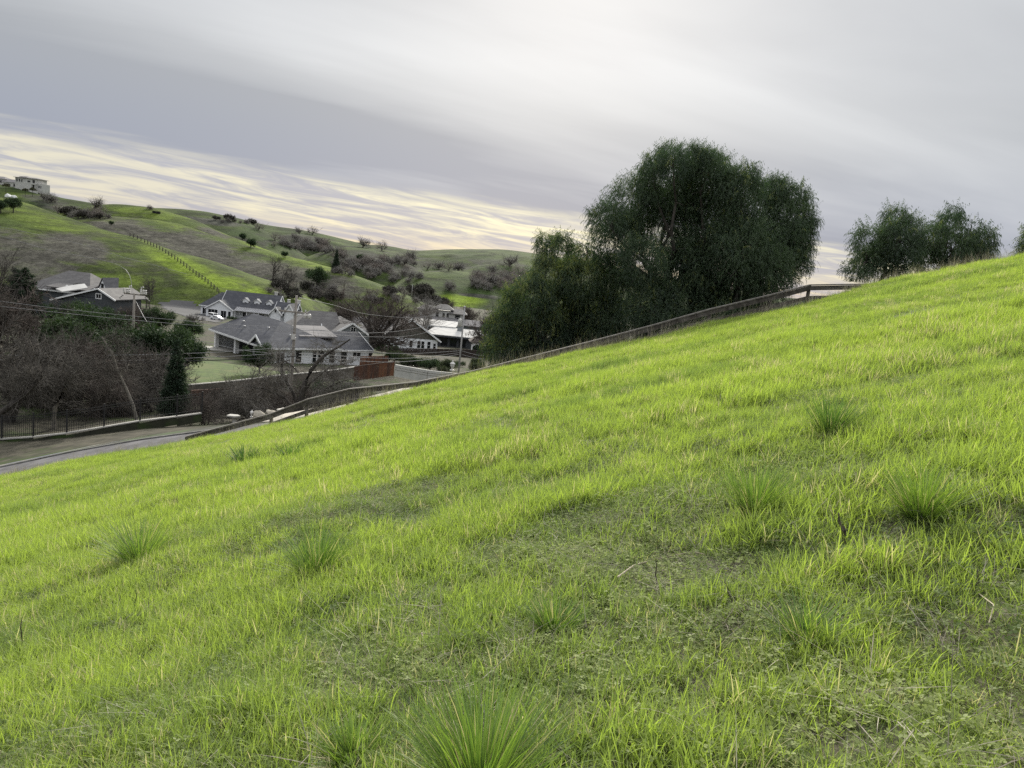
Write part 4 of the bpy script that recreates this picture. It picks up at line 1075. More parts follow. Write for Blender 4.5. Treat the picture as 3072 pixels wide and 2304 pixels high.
class House:
    """parts in local metres: x along the front, y away from the viewer, z up"""
    def __init__(s, name, P, yaw, label, cat='house', group=None):
        s.e = empty(name, P, rad(yaw), label, cat, group)
    def part(s, name, mat, fn, parent=None):
        m = MB(); fn(m); return m.build(name, mat, parent or s.e)
    def walls(s, x0, x1, y0, y1, h, mat, z0=-4.5, name='wall'):
        return s.part(name, mat, lambda m: m.box(x0, x1, y0, y1, z0, h))
    def slab(s, name, pts, mat, t=.22, parent=None):
        return s.part(name, mat, lambda m: m.poly(pts, (0, 0, t)), parent)
    def gable(s, x0, x1, y0, y1, ze, rise, mat, axis='x', oh=.5, wall=None, name='roof', fascia=True, front=True, back=True, wx=.0):
        """gable roof; axis = direction of the ridge"""
        if axis == 'x':
            ym = (y0 + y1) / 2; k = rise / (ym - y0); zl = ze - oh * k
            A = [(x0 - oh, y0 - oh, zl), (x1 + oh, y0 - oh, zl), (x1 + oh, ym, ze + rise), (x0 - oh, ym, ze + rise)]
            B = [(x0 - oh, y1 + oh, zl), (x1 + oh, y1 + oh, zl), (x1 + oh, ym, ze + rise), (x0 - oh, ym, ze + rise)]
            ends = [((x0, y0, ze), (x0, y1, ze), (x0, ym, ze + rise), (.18, 0, 0)), ((x1, y0, ze), (x1, y1, ze), (x1, ym, ze + rise), (-.18, 0, 0))]
        else:
            xm = (x0 + x1) / 2; k = rise / (xm - x0); zl = ze - oh * k
            A = [(x0 - oh, y0 - oh, zl), (x0 - oh, y1 + oh, zl), (xm, y1 + oh, ze + rise), (xm, y0 - oh, ze + rise)]
            B = [(x1 + oh, y0 - oh, zl), (x1 + oh, y1 + oh, zl), (xm, y1 + oh, ze + rise), (xm, y0 - oh, ze + rise)]
            ends = [((x0, y0, ze), (x1, y0, ze), (xm, y0, ze + rise), (0, .18, 0)), ((x0, y1, ze), (x1, y1, ze), (xm, y1, ze + rise), (0, -.18, 0))]
        r = s.part(name, mat, lambda m: (m.poly(A, (0, 0, .2)), m.poly(B, (0, 0, .2))))
        if wall is not None:
            for on, (a, b_, c, o) in zip((front, back), ends):
                if on: s.part('gable_wall', wall, lambda m: m.poly([a, b_, c], o))
        if fascia:
            for P_ in (A, B):
                for i, j in ((1, 2), (0, 3)) if axis == 'x' else ((0, 3), (1, 2)):
                    a = np.array(P_[i], float); b_ = np.array(P_[j], float); a[2] += .02; b_[2] += .02
                    s.part('fascia', M_trim, lambda m: m.bar(a, b_, .12, .42))
                a, b_ = np.array(P_[0]), np.array(P_[1]); off = np.array([0, -.08, .02]) if axis == 'x' else np.array([0, 0, .02])
                s.part('gutter', M_trim, lambda m: m.bar(a + off, b_ + off, .14, .24))
        return r
    def hip(s, x0, x1, y0, y1, ze, rise, mat, rx0, rx1, ry=None, ry1=None, oh=.6, name='roof', fascia=True):
        ry = (y0 + y1) / 2 if ry is None else ry; ry1 = ry if ry1 is None else ry1
        a, b_, c, d = (x0 - oh, y0 - oh, ze), (x1 + oh, y0 - oh, ze), (x1 + oh, y1 + oh, ze), (x0 - oh, y1 + oh, ze)
        p, q_ = (rx0, ry, ze + rise), (rx1, ry1, ze + rise)
        def f(m):
            m.poly([a, b_, q_, p], (0, 0, .2)); m.poly([c, d, p, q_], (0, 0, .2)); m.poly([d, a, p], (0, 0, .2)); m.poly([b_, c, q_], (0, 0, .2))
        r = s.part(name, mat, f)
        if fascia:
            for i, j in ((a, b_), (b_, c), (c, d), (d, a)):
                s.part('fascia', M_trim, lambda m: m.bar(np.array(i) + (0, 0, -.02), np.array(j) + (0, 0, -.02), .16, .34))
        return r
    def hip_y(s, x0, x1, y0, y1, ze, rise, mat, rx, ry0, ry1, oh=.6):
        a, b_, c, d = (x0 - oh, y0 - oh, ze), (x1 + oh, y0 - oh, ze), (x1 + oh, y1 + oh, ze), (x0 - oh, y1 + oh, ze)
        p, q_ = (rx, ry0, ze + rise), (rx, ry1, ze + rise)
        r = s.part('roof', mat, lambda m: (m.poly([a, b_, p], (0, 0, .2)), m.poly([c, d, q_], (0, 0, .2)), m.poly([b_, c, q_, p], (0, 0, .2)), m.poly([d, a, p, q_], (0, 0, .2))))
        for i, j in ((a, b_), (b_, c), (c, d), (d, a)):
            s.part('fascia', M_trim, lambda m: m.bar(np.array(i) + (0, 0, -.02), np.array(j) + (0, 0, -.02), .16, .34))
        e1 = np.array(d) + (np.array(q_) - d) * .45
        s.part('hip_cap', M_roofl, lambda m: m.bar(np.array(d) + (np.array(q_) - d) * .45 + (0, 0, .22), np.array(d) + (np.array(q_) - d) * .95 + (0, 0, .22), .3, .08))
        return r
    def window(s, face, p, z, w, h, at_, bars=1, frame=M_trim, name='window', fw=.11, rows=1, parent=None):
        """face 'f' (front, y = at_), 'l' (x = at_, looking to -x) or 'r'; p along the face, z sill height"""
        def bx(m, a0, a1, z0, z1, d0, d1):
            if face == 'f': m.box(a0, a1, at_ - d1, at_ - d0, z0, z1)
            elif face == 'l': m.box(at_ - d1, at_ - d0, a0, a1, z0, z1)
            else: m.box(at_ + d0, at_ + d1, a0, a1, z0, z1)
        m = MB(); a0, a1, z1 = p - w / 2, p + w / 2, z + h
        bx(m, a0 - fw, a0, z - fw, z1 + fw, .003, .09); bx(m, a1, a1 + fw, z - fw, z1 + fw, .003, .09)
        bx(m, a0, a1, z - fw, z, .003, .09); bx(m, a0, a1, z1, z1 + fw, .003, .09)
        for k in range(1, bars + 1):
            c = a0 + w * k / (bars + 1); bx(m, c - .035, c + .035, z, z1, .03, .075)
        for k in range(1, rows):
            c = z + h * k / rows; bx(m, a0, a1, c - .035, c + .035, .032, .07)
        f = m.build(name, frame, parent or s.e)
        m = MB(); bx(m, a0, a1, z, z1, .003, .04)
        if parent is None: m.build('pane', M_glass, f)
        else: m.build('pane', M_glass, parent)
        return f

# ---------------------------------------------------------------- white ranch house with the covered patio
P = base(797, 1105, 131); P.z = min(P.z, CAMZ - 20.75)
A = House('ranch_house', P, 42, 'long white ranch house with charcoal hip roof and covered patio behind the leaning bare tree')
LY, LX = 25.0, 13.5
A.walls(5.0, LX, 0.25, LY, 3.1, M_white); A.walls(0.25, 4.999, 0.25, 6.2, 3.1, M_white); A.walls(.6, 4.98, LY - .3, LY, 3.1, M_white)
A.walls(LX + .001, 20.5, .6, 12, 3.0, M_white)
A.hip_y(0, LX, 0, LY, 3.15, 3.8, M_roof, 5.8, 7.5, 20)
A.gable(LX - 5, 20.7, .6, 12, 3.05, 2.5, M_roof, 'x', wall=M_dsid, front=False)
A.slab('shed_roof', [(7.2, 2.6, 4.75), (14.8, 2.6, 4.75), (15.4, 9.5, 5.95), (8.8, 9.5, 5.95)], M_roofl, .3)
A.part('shed_cheek', M_white, lambda m: m.poly([(7.6, 2.9, 4.2), (9.0, 9.2, 5.4), (9.0, 9.2, 5.93), (7.6, 2.9, 4.73)], (.15, 0, 0)))
for yy in (24.3, 14.4): A.part('patio_column', M_trim, lambda m: m.box(.15, .85, yy - .4, yy + .4, -.2, 3.1))
A.part('patio_beam', M_trim, lambda m: m.box(.1, .6, 6.2, LY, 2.75, 3.12))
A.part('patio_back_wall', M_dsid, lambda m: m.box(4.9, 4.99, 6.3, LY - .4, -.2, 3.1))
for yy in (8.4, 10.8, 13.2, 17.2, 20.0): A.window('l', yy, .05, 1.9, 2.5, 4.89, 1, M_iron, 'patio_door')
A.part('patio_heater', M_dark, lambda m: m.lathe([(.3, -.1), (.25, 1.0), (.6, 1.05), (.5, 1.2)], 8, (3.2, 9.4, 0)))
A.part('gable_wall', M_white, lambda m: m.poly([(-.05, .6, 3.05), (-.05, 5.9, 3.05), (-.05, 3.25, 4.7)], (.35, 0, 0)))
A.slab('gable_roof', [(-.7, .2, 2.95), (-.7, 3.25, 4.85), (5.2, 3.25, 4.85), (3.2, .2, 2.95)], M_roof, .18)
A.slab('gable_roof', [(-.7, 6.3, 2.95), (-.7, 3.25, 4.85), (5.2, 3.25, 4.85), (3.2, 6.3, 2.95)], M_roof, .18)
A.part('fascia', M_trim, lambda m: m.bar((-.72, .15, 2.95), (-.72, 3.25, 4.9), .1, .38)); A.part('fascia', M_trim, lambda m: m.bar((-.72, 6.35, 2.95), (-.72, 3.25, 4.9), .1, .38))
for xx, w, h in ((6.0, 1.1, 2.1), (9.1, .7, 2.1), (10.4, 1.2, 2.1), (12.6, 1.1, 2.1)): A.window('f', xx, .55, w, h, .25, 0)
A.window('f', 2.6, .3, 1.4, 2.0, .25, 1)
A.window('f', 15.2, .55, 1.2, 2.1, .6, 0); A.window('f', 17.9, 1.7, 1.6, .8, .6, 1)
for k, (fx, fy) in enumerate(((8.2, 21), (7.6, 18.5), (8.0, 15.5), (7.4, 13), (8.2, 11.5), (9.6, 14), (2.0, 15), (3.2, 7.0), (5.4, 2.6), (5.8, 1.8), (3.0, 18))):
    z = 3.4 + 3.8 * min(1, (fy + .6) / 8.1, (fx + .6) / 6.4 if fx < 5.8 else (LX + .6 - fx) / 8.3); w = .3 if k < 6 else .18
    A.part('roof_vent', M_roofl if k < 6 else M_metal, lambda m: m.lathe([(w * 1.3, z - .2), (w * 1.3, z + .24), (w * 1.6, z + .28), (w * .9, z + .36)], 6, (fx, fy, 0)))
A.part('terrace', M_conc, lambda m: m.box(-5.5, .1, -1.0, 26, -1.5, -.22)); A.part('terrace_floor', M_conc, lambda m: m.box(.1, 4.9, 6.25, 24.6, -1.5, -.15)); A.part('terrace_edge', M_trim, lambda m: m.box(-6.0, -5.5, -1.2, 26, -1.9, -.05))
for yy in (2, 8.5, 15): A.part('planter', M_dark, lambda m: m.lathe([(.22, -.2), (.32, .35), (.28, .42)], 8, (-4.9, yy, 0)))
# turf terrace and its retaining wall
M_turf = surf('turf', (0.070, 0.105, 0.020), (0.045, 0.070, 0.016), 1.1, .95, 9, .4, c3=(0.085, 0.10, 0.03))
tp = [at(u, v, Y) for u, v, Y in ((545,1150,99),(700,1137,103),(840,1121,108),(900,1108,118),(760,1108,122),(560,1104,124),(500,1112,118))]
zt = max(p.z for p in tp) * .5 + min(p.z for p in tp) * .5
def lift(p, z): p = p.copy(); p.z = z; return p
m = MB(); m.poly([lift(p, zt) for p in tp], (0, 0, -.4)); o = m.build('lawn', M_turf); tag(o, 'trimmed green lawn in front of the ranch house terrace', 'lawn', kind='structure')
wl = [(552,1157,98.5),(700,1144,102.5),(840,1127,107.5),(1000,1112,111),(1075,1100,113)]
W_ = [at(*q) for q in wl]; e = empty('retaining_wall', W_[0], 0, 'brown garden wall with pale cap below the lawn of the ranch house', 'wall')
for a, b_ in zip(W_[:-1], W_[1:]):
    a0, b0 = a - W_[0], b_ - W_[0]; d = Vector((0, 0, .75))
    m = MB(); m.bar(a0 - d, b0 - d, .35, 1.5); m.build('wall_panel', surf('wall_render', (0.16, 0.14, 0.115), (0.11, 0.10, 0.085), 1.5, .9), e)
    m = MB(); m.bar(a0 + Vector((0, 0, .06)), b0 + Vector((0, 0, .06)), .5, .12); m.build('cap', M_conc, e)

# ---------------------------------------------------------------- big white house with dormers
P = at(731, 956, 300)
B = House('dormer_house', P, -1, 'large white house with charcoal roof and three dormers below the fenced spur')
B.walls(-10, 12, 0, 13, 3.5, M_white); B.walls(-18.2, -10.001, 2.5, 14, 3.3, M_white); B.walls(-13.5, -3.2, -3.5, -0.001, 3.2, M_white); B.walls(12.001, 20, -1, 12, 3.4, M_white)
B.gable(-9.5, 12, 0, 14, 3.6, 6.2, M_roof, 'x', wall=M_white)
B.hip(-18.2, -8, 2.5, 14, 3.3, 5.4, M_roof, -12.5, -8)
B.gable(-13.5, -3.2, -3.5, 5, 3.2, 3.2, M_roof, 'y', wall=M_white, back=False)
B.gable(12, 20, -1, 9, 3.4, 4.2, M_roof, 'x', wall=M_white)
B.gable(16.5, 20.5, -2.5, 6, 4.4, 3.2, M_roof, 'y', wall=M_white, back=False)
B.walls(16.7, 20.3, -2.4, -1.001, 4.4, M_white)
B.gable(11.2, 15.6, -3.0, 6, 3.6, 2.4, M_roof, 'y', wall=M_white, back=False); B.walls(11.4, 15.4, -2.9, -1.002, 3.6, M_white)
B.window('f', 13.4, 4.0, .7, 1.1, -3.0, 0)
B.window('f', -15.9, 0.1, 3.0, 2.4, 2.5, 2, M_trim, 'garage_door'); B.window('f', -10.8, .5, 3.6, 2.2, -3.5, 2); B.window('f', -6.6, 0.05, 2.0, 2.5, -3.5, 1, M_trim, 'door'); B.window('f', -4.3, 0.3, 1.0, 2.2, -3.5, 0)
for xx in (0.5, 3.5, 7.0): B.window('f', xx, .6, 1.8, 1.8, 0, 1)
def porch(m): m.poly([(-3.1, -2.8, 3.0), (11.4, -2.8, 3.0), (11.4, 1.2, 4.4), (-3.1, 1.2, 4.4)], (0, 0, .15))
pr_ = B.part('porch_roof', M_metal, porch)
B.part('standing_seams', M_roofl, lambda m: [m.bar((x, -2.75, 3.21), (x, 1.15, 4.59), .12, .12) for x in np.arange(-2.9, 11.4, .62)], pr_)['kind'] = 'stuff'
for xx in (-2.6, 2, 6.6, 11): B.part('porch_post', M_trim, lambda m: m.box(xx - .12, xx + .12, -2.6, -2.36, -.5, 3.0))
for xx in (-0.6, 4.0, 8.8):
    d_ = B.part('dormer', M_white, lambda m: m.box(xx - 1.15, xx + 1.15, 2.6, 7, 4.6, 7.0))
    B.part('dormer_front', M_white, lambda m: m.poly([(xx - 1.15, 2.6, 7.0), (xx + 1.15, 2.6, 7.0), (xx, 2.6, 7.9)], (0, .2, 0)), d_)
    B.part('dormer_roof', M_roofw, lambda m: (m.poly([(xx - 1.55, 2.2, 6.7), (xx, 2.2, 7.95), (xx, 7.6, 7.95), (xx - 1.55, 7.0, 6.7)], (0, 0, .16)), m.poly([(xx + 1.55, 2.2, 6.7), (xx, 2.2, 7.95), (xx, 7.6, 7.95), (xx + 1.55, 7.0, 6.7)], (0, 0, .16))), d_)
    B.window('f', xx, 5.2, .75, 1.15, 2.6, 0, M_trim, 'dormer_window', .08, parent=d_)
for xx, yy, h in ((9.5, 8.0, 11.0), (14.5, 9, 8.5), (18.5, 9.5, 8.6)): B.part('chimney', M_offw, lambda m: (m.box(xx - .5, xx + .5, yy - .4, yy + .4, 5, h), m.box(xx - .65, xx + .65, yy - .55, yy + .55, h, h + .25)))
M_drive = surf('driveway_asphalt', (.06, .06, .064), (.048, .048, .052), 1, .9)
drape('driveway', ((480,905),(565,903),(605,922),(700,948),(650,968),(575,957),(500,930)), M_drive, .12, 'dark asphalt driveway in front of the dormer house', 'driveway')
# ---------------------------------------------------------------- grey house with the white edged gable, left
P = at(300, 921, 178)
H = House('grey_house', P, -8, 'dark grey house with a long white edged gable left of the insulator pole')
H.walls(-9.5, 3.6, 0, 10, 2.0, M_dsid, -7); H.walls(-26, -9, 8, 22, 1.6, M_dsid, -7)
H.part('gable_wall', M_dsid, lambda m: m.poly([(-9.5, 0, 1.7), (3.2, 0, 2.0), (-.3, 0, 4.0)], (0, .2, 0)))
H.slab('roof', [(-12.4, -.5, .3), (-.3, -.5, 4.15), (-.3, 12, 4.15), (-12.4, 12, .3)], M_roofg)
H.slab('roof', [(4.2, -.5, 1.9), (-.3, -.5, 4.15), (-.3, 12, 4.15), (4.2, 12, 1.9)], M_roofg)
H.part('fascia', M_trim, lambda m: m.bar((-12.5, -.55, .32), (-.3, -.55, 4.2), .12, .34)); H.part('fascia', M_trim, lambda m: m.bar((4.3, -.55, 1.9), (-.3, -.55, 4.2), .12, .34))
H.window('f', -.4, 2.0, 1.2, .95, 0, 1, M_trim, 'gable_window', .16)
H.hip(-26, -9, 8, 22, 1.8, 4.6, M_roofg, -20, -14)
H.slab('roof', [(-19.4, 6.5, 2.6), (-8.4, 6.5, 2.6), (-9.2, 15, 4.6), (-18.6, 15, 4.6)], M_roofg)
H.slab('flat_roof', [(-13.6, 2.6, 2.6), (-10.6, 1.0, 2.2), (-6.0, 3.6, 3.6), (-9.3, 6.8, 4.2), (-11.6, 5.4, 3.6)], M_roofw, .25)
sx = -1.6
H.part('steeple_gable', M_white, lambda m: m.poly([(sx - 2.9, 5.2, 3.2), (sx - .6, 5.2, 3.2), (sx - 1.7, 5.2, 6.2)], (0, .25, 0)))
H.slab('steeple_roof', [(sx - 3.2, 4.9, 3.0), (sx - 1.7, 4.9, 6.35), (sx - 1.7, 11, 6.35), (sx - 3.2, 9, 3.0)], M_roofg, .16)
H.slab('steeple_roof', [(sx - .3, 4.9, 3.0), (sx - 1.7, 4.9, 6.35), (sx - 1.7, 11, 6.35), (sx - .3, 9, 3.0)], M_roof, .16)
H.window('f', sx - 1.75, 3.8, .5, 1.2, 5.2, 1, M_iron, 'vent_window', .06)
for xx, yy, z in ((-15, 8, 3.0), (-13.6, 7.4, 2.8), (-2.6, 1.6, 3.6)): H.part('roof_vent', M_trim, lambda m: m.lathe([(.16, z - .5), (.16, z + .2), (.3, z + .22), (.26, z + .42)], 8, (xx, yy, 0)))
H.part('skylight', M_dark, lambda m: m.poly([(-14.2, 9.0, 3.4), (-12.6, 9.0, 3.4), (-12.6, 10.2, 3.7), (-14.2, 10.2, 3.7)], (0, 0, .4)))

# ---------------------------------------------------------------- white gabled house right of the oak
P = base(1143, 1050, 206)
D = House('gabled_house', P, 20, 'white house with an olive boarded gable behind the dark fence right of the big oak')
D.walls(0, 15.4, 0, 14, 3.2, M_white); D.walls(-4.6, -.001, 1.5, 14, 3.0, M_white)
D.gable(0, 15.4, 0, 16, 3.3, 5.0, M_roofg, 'y', oh=.8, wall=M_osid, back=False)
D.part('board_battens', M_osid, lambda m: [m.box(x - .05, x + .05, -.05, .0, 3.32, 3.3 + 5.0 * (1 - abs(x - 7.7) / 7.7) - .1) for x in np.arange(1, 14.6, .75)])['kind'] = 'stuff'
D.hip(-4.6, 6, 1.5, 15, 3.0, 4.0, M_roofg, -.5, 6, 8)
for xx, w, h in ((5.6, 1.2, .7), (8.0, .8, 1.9), (10.2, .85, 1.9), (11.3, .8, 1.9), (13.0, .85, 1.9), (14.6, .7, 1.5)): D.window('f', xx, .7 if h > 1 else 1.7, w, h, 0, 0, M_trim, rows=2 if h > 1 else 1)
D.window('f', -1.4, .8, 1.0, 1.8, 1.5, 0, rows=2); D.window('f', -3.4, .8, 1.0, 1.8, 1.5, 0, rows=2)
D.part('gable_vent', M_trim, lambda m: m.box(7.2, 8.2, -.08, -.01, 6.4, 7.0))
D.part('downpipe', M_trim, lambda m: m.tube([(-.4, 1.0, 3.2), (-.4, 1.0, 6.5)], .09, 6))
D.part('ridge_vent', M_trim, lambda m: m.lathe([(.25, 8.4), (.25, 8.75), (.1, 8.9)], 8, (7.7, 0, 0)))

# ---------------------------------------------------------------- grey gabled house left of the oak
P = base(1052, 1040, 172)
E_ = House('grey_gabled_house', P, 24, 'grey shingled house with a white edged gable half hidden by the big oak')
E_.walls(-4.6, 4.6, 0, 12, 4.2, M_gsid); E_.gable(-4.6, 4.6, 0, 14, 4.2, 2.9, M_roofg, 'y', wall=M_gsid, oh=.6, back=False)
E_.window('f', .3, 5.2, 1.0, .9, 0, 1); E_.window('f', -2, 1.4, 1.2, 1.5, 0, 1)
E_.walls(-12, -4.601, 4, 14, 4.0, M_gsid); E_.hip(-13, -2, 3, 15, 4.0, 4.4, M_roofg, -8, -2)
E_.part('downpipe', M_trim, lambda m: m.tube([(-6.2, 2.2, 4.0), (-6.2, 3.3, 6.2)], .1, 6))

# ---------------------------------------------------------------- dark modern house with white roofs
P = base(1400, 1040, 250)
K = House('dark_modern_house', P, 6, 'low black house with flat white roofs behind the pale pole')
K.walls(-13, 2, 0, 12, 3.4, M_dsid); K.walls(2.001, 14, 3, 14, 3.0, M_dsid); K.walls(-17, -13.001, 4, 12, 3.6, M_dsid)
K.slab('roof', [(-14, -1.2, 3.5), (3.5, -1.2, 3.5), (5.2, 8, 5.3), (-11, 8, 5.3)], M_roofw, .3)
K.slab('roof', [(2.5, 1.6, 3.1), (16, 1.6, 3.1), (16, 9, 4.4), (6, 9, 4.4)], M_roofw, .3)
K.slab('roof', [(-20, 8, 5.6), (-4, 8, 5.6), (-2, 16, 6.9), (-19, 16, 6.9)], M_roofw, .3)
K.part('fascia', M_dsid, lambda m: (m.bar((-14, -1.25, 3.4), (3.5, -1.25, 3.4), .14, .5), m.bar((2.5, 1.55, 3.0), (16, 1.55, 3.0), .14, .4)))
K.gable(-18.5, -12, 1, 9, 3.2, 2.6, M_roof, 'y', wall=M_dsid, oh=.7, fascia=False, back=False)
for xx in (-10.5, -7.5, -4.5, -1.5): K.window('f', xx, .4, 2.0, 2.4, 0, 1, M_iron)
K.part('chimney', M_gsid, lambda m: (m.box(-3.4, -1.8, 5, 6.4, 3, 6.6), m.box(-3.6, -1.6, 4.8, 6.6, 6.6, 6.9)))
# garden pergola with arches
P = base(1446, 1055, 238)
G_ = House('garden_pavilion', P, 8, 'small brown roofed pavilion with three white arches right of the pale pole', 'pavilion')
for xx in (-3.3, 0, 3.3): G_.part('column', M_trim, lambda m: m.box(xx - .2, xx + .2, -.2, .2, -1, 2.3))
def arch(m, x0, x1):
    n = 10; c = (x0 + x1) / 2; R = (x1 - x0) / 2 - .2
    for i in range(n):
        a, b_ = math.pi * i / n, math.pi * (i + 1) / n
        m.poly([(c + R * math.cos(a), -.12, 1.2 + R * .75 * math.sin(a)), (c + R * math.cos(b_), -.12, 1.2 + R * .75 * math.sin(b_)), (c + R * math.cos(b_), -.12, 2.6), (c + R * math.cos(a), -.12, 2.6)], (0, .24, 0))
for a_ in ((-3.3, 0), (0, 3.3)): G_.part('arch', M_trim, lambda m: arch(m, *a_))
G_.part('beam', M_trim, lambda m: m.box(-3.6, 3.6, -.22, .22, 2.602, 2.85))
G_.walls(-3.4, 8, 4, 7, 2.5, M_dsid)
G_.hip(-3.5, 3.5, 0, 6, 2.9, 1.9, M_roofb, -1.5, 1.5, fascia=False)
G_.gable(3.2, 10.5, -.2, 6, 2.4, 2.0, M_roof, 'y', wall=M_dsid, fascia=True, oh=.5); G_.walls(3.6, 10.2, 0, 5, 2.4, M_dark)
# two storey house
P = base(1318, 990, 335)
T2 = House('two_storey_house', P, 5, 'pale two storey house with hipped roofs beyond the black house')
T2.walls(-10, 10, 3, 14, 9.2, M_offw); T2.walls(-16, 20, -2, 2.9, 4.2, M_gsid)
T2.hip(-10, -2, 2.5, 12, 9.2, 1.9, M_roofg, -7.5, -4.5, fascia=False); T2.hip(-3, 5, 3, 12, 10.0, 2.0, M_roofg, -.5, 2.5, fascia=False); T2.hip(4, 11, 2.4, 12, 8.6, 1.9, M_roofg, 6, 9, fascia=False)
T2.slab('lower_roof', [(-17, -3, 4.2), (21, -3, 4.2), (19, 3, 6.4), (-15, 3, 6.4)], M_roofl, .3)
for xx, z, w in ((-7, 6.6, 1.8), (-1.6, 6.9, 1.0), (1.2, 6.9, .8), (3, 6.9, .8), (7.4, 6.4, 1.9)): T2.window('f', xx, z, w, 1.7, 3.0, 1, M_iron)
for xx in (-10, -4, 6): T2.window('f', xx, 1.0, 1.6, 1.6, -2, 1, M_trim)
T2.gable(-6.5, -1.5, -2.6, 3, 4.4, 1.8, M_roofl, 'y', wall=M_offw, fascia=False); T2.gable(1, 6, -2.6, 3, 4.4, 1.8, M_roofl, 'y', wall=M_offw, fascia=False)
# far pale roofed house behind the oak crown
P = base(1098, 975, 335); P.z -= 3.0
F_ = House('pale_roofed_house', P, 4, 'pale roofed house seen through the crown of the big oak')
F_.walls(-8, 8, 0, 10, 3.4, M_gsid); F_.gable(-8, 8, 0, 10, 3.0, 2.4, M_roofl, 'x', wall=M_gsid); F_.window('f', -3, .8, 1.8, 1.6, 0, 1); F_.window('f', 3, .8, 1.8, 1.6, 0, 1)
F_.slab('porch_roof', [(-9, -3, 2.4), (4, -3, 2.4), (4, 0.2, 3.5), (-9, 0.2, 3.5)], M_roofl, .2)
# ---------------------------------------------------------------- mansion and neighbour on the hilltop
def hilltop(name, u, v, Y, yaw, label):
    return House(name, at(u, v, Y), yaw, label)
J = hilltop('hilltop_mansion', 82, 566, 690, -10, 'boxy pale mansion with a flat hipped roof on top of the left hill')
J.walls(-12.5, 9, 0, 12, 9.0, M_offw, -6); J.walls(9.001, 14, 1, 10, 5.2, M_offw, -6)
J.hip(-12.5, 9.5, 0, 12, 9.0, 1.2, M_roofl, -6, 4, oh=1.1, fascia=False); J.hip(-9, -3.5, 2, 9, 9.9, .9, M_roofl, -7, -5, oh=.8, fascia=False)
for xx, z, w in ((-10.6, 5.6, 1.2), (-8, 5.6, 1.2), (-5.6, 5.4, 1.0), (1.6, 5.8, 2.6)): J.window('f', xx, z, w, 2.2 if w < 2 else 1.2, 0, 0, M_gsid)
J.window('f', 6.4, 5.2, 2.0, 2.6, 0, 1, M_dark, 'balcony_door'); J.window('f', 6.4, 1.0, 2.0, 2.4, 0, 1, M_dark, 'door'); J.window('f', 11, 1.5, 1.0, 2.0, 1, 0, M_gsid); J.window('f', 12.8, 1.5, .8, 2.0, 1, 0, M_gsid)
J.part('balcony', M_offw, lambda m: m.box(4.6, 9.2, -1.6, -.001, 3.9, 5.1)); J.part('balcony_post', M_offw, lambda m: m.box(4.7, 5.1, -1.5, -1.1, -3, 3.9)); J.part('balcony_post', M_offw, lambda m: m.box(8.7, 9.1, -1.5, -1.1, -3, 3.9))
J.part('garden_wall', M_offw, lambda m: m.box(-24, 15, -5, -4.6, -6, -1.6))
J2 = hilltop('hilltop_house', 30, 560, 700, -12, 'low pale roofed house beside the hilltop mansion')
J2.walls(-9, 8, 0, 10, 4.0, M_offw, -6); J2.gable(-9, 8, 0, 10, 4.0, 2.6, M_roofl, 'x', wall=M_offw, fascia=False); J2.window('f', -2, .5, 4.5, 2.0, 0, 2, M_dark); J2.window('f', 5, .5, 2.5, 2.0, 0, 1, M_dark)
J3 = hilltop('hilltop_house', -5, 553, 705, -12, 'hipped roof of a hilltop house cut off by the picture edge')
J3.walls(-9, 7, 0, 10, 5.0, M_offw, -6); J3.hip(-9, 7, 0, 10, 5.0, 2.2, M_roofl, -4, 2, fascia=False); J3.window('f', 3, 1.8, 2.5, 2.0, 0, 1, M_dark)
